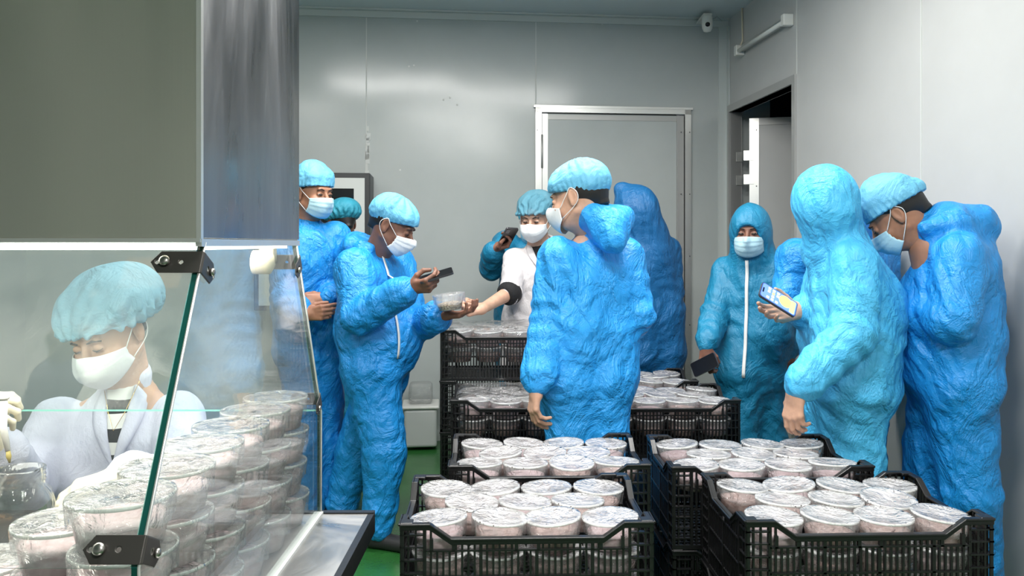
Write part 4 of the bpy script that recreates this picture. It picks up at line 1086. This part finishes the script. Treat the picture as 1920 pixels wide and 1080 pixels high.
# --- white coat man reaching out
LJ = dict(head=W(1004, 408, 4.36), neck=W(1010, 455, 4.42), shL=W(1062, 480, 4.44), shR=W(966, 484, 4.40), pelvis=W(1004, 680, 4.46), elR=W(957, 548, 4.26), wrR=W(905, 579, 4.08),
          elL=W(1078, 570, 4.36), wrL=W(1070, 640, 4.25), hipL=W(1022, 700, 4.48), hipR=W(986, 700, 4.44), knL=W(1022, 830, 4.48), knR=W(986, 830, 4.44), anL=W(1022, 905, 4.5), anR=W(986, 906, 4.46))
P_, I_ = person('L', LJ, (-.30, -.90, -.30), 'person in white short-sleeved coat and net cap reaching a bare arm toward the tub', COAT, 12, kind='coat', cap='bouffant', capm=CAPN, capbig=.90, mask='boat', maskm=MASKW,
       skinm=SK2, eyes=True, amp=.006, arm=.86, sleeve_end={'R': .02}, hands=[dict(side='R', d=(-.90, -.35, -.12), n=(.15, -.45, .85), pose=FIST, bare=True, sc=1.05), dict(side='L', d=(0, -.2, -1), n=(.3, .3, 0), pose=RELAX)])
ax = nrm(LJ['wrR']-LJ['elR']); m = MB(); m.tube([LJ['elR']-ax*.015, LJ['elR']+ax*.01, LJ['elR']+ax*.04, LJ['elR']+ax*.055], [.066, .068, .060, .046], 24); m.build('knit_cuff', BLACKCLOTH, P_, True, label='black knitted cuff')
def lapels(P, I, shirt, matc, lo=.42, w=.055, stripes=False, stand=True):
    """open collar: shirt wedge and two lapels laid on the coat front"""
    nb, Ut, Ft, Rv, bvh = I['neck'], I['Ut'], I['Ft'], I['Rv'], I['bvh']
    def on(u, t, off):
        p = nb+Rv*u-Ut*t; h = bvh.ray_cast(Vector(p+Ft*.5), Vector(-Ft)); q = np.array(h[0]) if h[0] is not None else p+Ft*.08
        return q+Ft*off
    rows = 12; v = []; f = []
    for i in range(rows+1):
        t = -.02+.02+(lo-.0)*.36*i/rows; hw = w*(1-i/rows)+.003
        for k in range(5): v.append(on(hw*(k/2-1), t, .004))
    for i in range(rows):
        for k in range(4): f.append((i*5+k, i*5+k+1, (i+1)*5+k+1, (i+1)*5+k))
    if stripes:
        fm = [(1 if (i // 2) % 2 else 0) for i in range(rows) for k in range(4)]
        mk('shirt', v, f, shirt, P, mats=[LINEN, BLACKCLOTH], fmat=fm, label='black and cream striped shirt')
    else: mk('shirt', v, f, shirt, P, label='dark shirt')
    for s in (-1, 1):
        v = []; f = []
        for i in range(rows+1):
            a = i/rows; t = lo*.36*a; hw = w*(1-a)+.003
            wd = (.050*math.sin(min(1, a*2.2)*PI/2)*(1-a)**.6 if a < .52 else .058*(1-a)**.8) + .003
            for k in range(4): v.append(on(s*(hw+wd*k/3-.004), t-(.03*(1-a) if k == 0 else 0)*0, .007+.004*math.sin(PI*k/3)))
        for i in range(rows):
            for k in range(3): f.append((i*4+k, i*4+k+1, (i+1)*4+k+1, (i+1)*4+k))
        o = mk('lapel', v, f, matc, P); md = o.modifiers.new('thick', 'SOLIDIFY'); md.thickness = .003
    for s in ((-1, 1) if stand else ()):     # collar stand
        mb = MB(); mb.tube([on(s*.058, .0, .004), nb+Rv*s*.070+Ut*.035+Ft*.01, nb+Rv*s*.045+Ut*.045-Ft*.05, nb-Ft*.07+Ut*.045], [.007, .009, .009, .009], 8); mb.build('collar', matc, P, True)
    return on
lapels(P_, I_, BLACKCLOTH, COAT)
# --- person behind the white coat, filming
MJ = dict(head=W(1000, 418, 4.86), neck=W(1000, 455, 4.9), shL=W(1050, 472, 4.92), shR=W(950, 455, 4.86), pelvis=W(985, 650, 4.9), elR=W(922, 502, 4.66), wrR=W(926, 466, 4.48),
          elL=W(1050, 560, 4.86), wrL=W(1030, 600, 4.7), hipL=W(1003, 675, 4.92), hipR=W(967, 675, 4.88), knL=W(1003, 770, 4.92), knR=W(967, 770, 4.88), anL=W(1003, 853, 4.92), anR=W(967, 855, 4.88))
person('M', MJ, (-.2, -.95, -.2), 'person in teal gown mostly hidden behind the white coat, lifting a black phone', SUITD, 17, cap='puff', capm=CAPT, mask='pleat', maskm=MASKB, skinm=SK3, arm=1.05, torso=1.05,
       hands=[dict(side='R', d=(.75, -.25, .30), n=(.35, -.45, .6), pose=HOLD)])
phone(W(953, 443, 4.40), (.35, -.75, .62), (-.2, .6, .7), 'black phone lifted beside the white coat in the back')
# --- man seen from behind in the centre
RJ = dict(head=W(1084, 370, 3.02), neck=W(1115, 425, 3.06), shL=W(1050, 482, 3.00), shR=W(1168, 482, 3.16), pelvis=W(1098, 700, 3.06),
          elL=W(1030, 610, 2.98), wrL=W(1006, 724, 2.90), elR=W(1192, 590, 3.10), wrR=W(1150, 590, 3.32),
          hipL=W(1068, 735, 3.04), hipR=W(1130, 735, 3.08), knL=W(1072, 900, 3.02), knR=W(1135, 900, 3.06), anL=W(1075, 1085, 3.06), anR=W(1138, 1083, 3.10))
person('R', RJ, (-.86, .42, -.25), 'person in bright blue coverall seen from behind between the crate stacks, hood down', SUIT3, 21, cap='puff', capm=CAPB, capbig=.98, mask='cone', maskm=MASKW,
       skinm=SK2, torso=1.06, arm=1.08, leg=1.0, amp=.010, hoodback=(W(1145, 428, 2.96), W(1150, 448, 2.92)),
       hands=[dict(side='L', d=(-.12, -.08, -1), n=(.8, .3, -.1), pose=RELAX, sc=1.0), dict(side='R', d=(-1, .2, 0), n=(0, 0, 1), pose=RELAX)])
# --- hooded back at the rear
KJ = dict(head=W(1192, 398, 4.42), neck=W(1212, 440, 4.46), shL=W(1165, 470, 4.40), shR=W(1250, 468, 4.52), pelvis=W(1218, 660, 4.46), elL=W(1150, 570, 4.36), wrL=W(1160, 620, 4.55), elR=W(1256, 545, 4.48), wrR=W(1215, 585, 4.66),
          hipL=W(1204, 690, 4.44), hipR=W(1234, 690, 4.48), knL=W(1204, 800, 4.44), knR=W(1234, 800, 4.48), anL=W(1204, 895, 4.46), anR=W(1234, 893, 4.5))
def pk(V, J, D): V.cone(D['c']+D['M'][2]*.06, W(1166, 356, 4.44), .085, .045, .05); V.cone(D['c'], D['mid']+(.03, 0, 0), .105, .12, .06)
person('K', KJ, (-.80, .55, -.20), 'hooded person in deep blue gown at the rear before the closed door', SUITK, 25, hood=1.0, arm=1.08, torso=1.1, skinm=SK2, extra=pk, amp=.006)
# --- hooded person with mask facing the viewer
SJ = dict(head=W(1407, 436, 4.02), neck=W(1412, 482, 4.08), shL=W(1455, 505, 4.03), shR=W(1362, 505, 4.16), pelvis=W(1412, 690, 4.10), elR=W(1340, 592, 4.06), wrR=W(1324, 650, 3.92), elL=W(1478, 590, 4.10), wrL=W(1482, 662, 4.06),
          hipL=W(1432, 712, 4.12), hipR=W(1392, 712, 4.08), knL=W(1440, 820, 4.12), knR=W(1385, 830, 4.06), anL=W(1442, 930, 4.14), anR=W(1385, 937, 4.06))
person('S', SJ, (-.42, -.90, -.08), 'hooded person in teal coverall facing the viewer by the open doorway', SUITD, 29, hood=1.02, mask='pleat', maskm=MASKB, skinm=SK3, eyes=True, zipper=.95, arm=1.0, torso=1.05, leg=1.05, amp=.008,
       hands=[dict(side='R', d=(-.05, -.1, -1), n=(.6, .75, 0), pose=HOLD), dict(side='L', d=(0, -.1, -1), n=(-.8, .2, 0), pose=RELAX)])
phone(W(1321, 684, 3.89), (.60, -.55, .45), (-.35, -.80, .30), 'black phone hanging in the hand of the hooded person by the doorway')
# --- person between the two on the right, bent
JJ = dict(head=W(1590, 425, 3.46), neck=W(1575, 455, 3.52), shL=W(1492, 478, 3.46), shR=W(1652, 465, 3.62), pelvis=W(1590, 690, 3.54), elL=W(1478, 560, 3.42), wrL=W(1520, 590, 3.60), elR=W(1655, 580, 3.6), wrR=W(1620, 600, 3.76),
          hipL=W(1572, 715, 3.52), hipR=W(1616, 715, 3.56), knL=W(1576, 860, 3.52), knR=W(1622, 860, 3.56), anL=W(1576, 1008, 3.54), anR=W(1622, 1005, 3.58))
person('J', JJ, (.05, .95, -.45), 'person in royal blue coverall hidden behind the light blue hooded figure', SUIT, 33, hood=.96, skinm=SK2, torso=1.1, arm=1.05, amp=.007)
# --- light blue hooded figure with the lit phone
TJ = dict(head=W(1543, 388, 2.94), neck=W(1563, 462, 2.98), shL=W(1602, 490, 2.86), shR=W(1556, 490, 3.14), pelvis=W(1588, 715, 2.98), elL=W(1610, 610, 2.80), wrL=W(1488, 728, 2.80), elR=W(1545, 590, 3.16), wrR=W(1500, 582, 3.00),
          hipL=W(1592, 745, 2.92), hipR=W(1578, 745, 3.06), knL=W(1600, 880, 2.90), knR=W(1565, 880, 3.06), anL=W(1612, 1100, 2.96), anR=W(1575, 1090, 3.08))
TJ['elL'] = W(1598, 625, 2.76); TJ['wrL'] = W(1492, 732, 2.72)
for k_ in TJ: TJ[k_] = TJ[k_]-np.array([TJ[k_][0], TJ[k_][1], TJ[k_][2]-EYE])*.018
def tx(V, J, D):
    V.cone(W(1560, 352, 2.96), W(1552, 400, 2.95), .06, .11, .05); V.cone(W(1585, 480, 2.93), W(1625, 570, 2.94), .08, .12, .08); V.cone(W(1625, 570, 2.94), W(1620, 720, 2.94), .12, .13, .08)
person('T', TJ, (-.56, .86, -.16), 'person in light blue hooded coverall turned left, holding a lit phone', SUIT2, 37, hood=1.04, arm=1.12, torso=1.1, leg=1.15, skinm=SK2, extra=tx, amp=.010,
       hands=[dict(side='L', d=(-.12, -.05, -1), n=(.75, .6, 0), pose=RELAX), dict(side='R', d=(-.85, -.20, -.10), n=(.2, -.75, .55), pose=CRADLE, sc=1.05)])
phone(W(1459, 562, 2.825), (-.80, 0, .50), (.25, -.72, .62), 'lit phone with colourful screen held by the light blue hooded figure', screen=True)
# --- man on the right, head bowed
QJ = dict(head=W(1680, 405, 2.97), neck=W(1742, 436, 2.92), shL=W(1800, 478, 2.80), shR=W(1772, 480, 3.08), pelvis=W(1790, 715, 2.90), elL=W(1786, 600, 2.72), wrL=W(1692, 590, 3.04), elR=W(1745, 600, 3.15), wrR=W(1690, 580, 3.22),
          hipL=W(1800, 750, 2.84), hipR=W(1768, 750, 2.98), knL=W(1818, 930, 2.82), knR=W(1742, 920, 3.02), anL=W(1838, 1128, 2.86), anR=W(1755, 1080, 3.06))
def qx(V, J, D): V.cone(W(1770, 425, 2.92), W(1842, 425, 2.90), .070, .055, .06); V.cone(W(1752, 448, 2.92), W(1790, 480, 2.88), .080, .11, .03); V.cone(W(1752, 560, 2.94), W(1742, 680, 2.94), .12, .12, .08); V.cone(W(1808, 510, 2.90), W(1822, 640, 2.90), .11, .11, .08)
person('Q', QJ, (-.80, .42, -.80), 'person in blue coverall and cap by the right wall, head bowed', SUIT, 41, cap='band', capm=CAPB, mask='pleat', maskm=MASKB, capbig=1.04, skinm=SK1,
       hoodback=(W(1785, 416, 2.92), W(1832, 412, 2.90)), torso=1.02, depth=1.0, arm=1.12, leg=1.1, extra=qx, amp=.009,
       hands=[dict(side='L', d=(-1, .3, .1), n=(0, .6, -.7), pose=HOLD), dict(side='R', d=(-1, .3, 0), n=(0, -.6, -.7), pose=HOLD)])
# --- woman at the bench
WJ = dict(head=W(205, 622, 2.10), neck=W(240, 708, 2.16), shL=W(335, 775, 2.18), shR=W(112, 790, 2.14), pelvis=W(230, 1010, 2.22), elR=W(45, 915, 2.04), wrR=W(-8, 835, 1.72), elL=W(348, 905, 2.02), wrL=W(228, 892, 1.76),
          hipL=W(262, 1030, 2.18), hipR=W(205, 1030, 2.18), knL=W(300, 1080, 1.78), knR=W(150, 1080, 1.78), anL=W(300, 1080, 1.78), anR=W(150, 1080, 1.78))
for s in 'LR':
    WJ['hip'+s][2] = .55; WJ['kn'+s][2] = .56; WJ['an'+s][2] = .12
WJ['pelvis'][2] = .60
P_, I_ = person('W', WJ, (-.16, -.86, -.42), 'seated person in pale lilac coat and blue hair net working behind the glass', COATL, 45, kind='coat', cap='bouffant', capm=CAPW, capbig=1.08, mask='boat', maskm=MASKW, head_roll=-.12,
       skinm=SK2, amp=.006, arm=.90, torso=.88, hands=[dict(side='R', d=(.12, -.45, .75), n=(.65, .45, .2), pose=PINCH, glove=True, sc=.95), dict(side='L', d=(-.88, -.30, -.26), n=(-.1, .2, -1), pose=RELAX, glove=True, sc=1.02)])
on = lapels(P_, I_, LINEN, COATL, lo=.55, w=.036, stripes=True, stand=False)
for t in (.235, .34, .45):
    p = on(.0, t, .001); m = MB(); m.tube([p, p+I_['Ft']*.004], [.0085, .0075], 16); m.build('button', WHITEP, P_, True)
mk('placket', [on(u, t, .0015) for t in np.linspace(.20, .48, 12) for u in (-.018, .018)], [(2*i, 2*i+1, 2*i+3, 2*i+2) for i in range(11)], COATL, P_).modifiers.new('thick', 'SOLIDIFY').thickness = .002
m = MB(); m.tube([on(-.045, -.01, .012), on(-.02, .06, .012), on(0, .10, .012), on(.02, .06, .012), on(.045, -.01, .012)], .0009, 5)
m.build('necklace', GOLD, P_, True)
for s in (1,):
    a = WJ['wr'+('L' if s > 0 else 'R')]
# stool
st = np.array([WJ['pelvis'][0], WJ['pelvis'][1]+.02, 0]); ST = empty('stool', tuple(st), 'low round stool under the seated worker in the lilac coat', 'stool')
m = MB(); m.lathe([(0, .44), (.16, .44), (.17, .45), (.17, .47), (.16, .48), (0, .48)], 32, st); m.build('seat', BLACKP, ST, True)
for a in range(4):
    aa = PI/4+a*PI/2; d_ = np.array([math.cos(aa), math.sin(aa), 0]); m = MB(); m.tube([st+d_*.11+(0, 0, .44), st+d_*.17+(0, 0, .012)], .012, 8); m.build('leg', STEELT, ST, True)

# --- the tub in his palm
TL = W(845, 588, 3.555); TL[2] = NJ['wrL'][2]+.028
TL[2] += .004; t = empty('tub', tuple(TL), 'clear open tub of pale grain resting on the upturned palm', 'tub'); 
m = MB(); m.lathe([(0, .001), (.042, .001), (.046, .004), (.062, .055), (.066, .057), (.066, .060), (.062, .060)], 36, TL); m.build('cup', CUP, t, True)
m = MB(); m.lathe([(0, .003), (.041, .003), (.045, .006), (.0515, .026), (.03, .030), (0, .029)], 30, TL); m.build('contents', GRAIN, t, True)
v, f = lid_mesh(77, .002, .007); vv = np.array(v); vv[:, 2] -= TH-.060; vv[:, :2] *= .93; mk('film_lid', vv+TL, f, LIDC, t)
t.rotation_euler = (R(2), R(-7), 0); t.scale = (1.1, 1.1, 1.2)
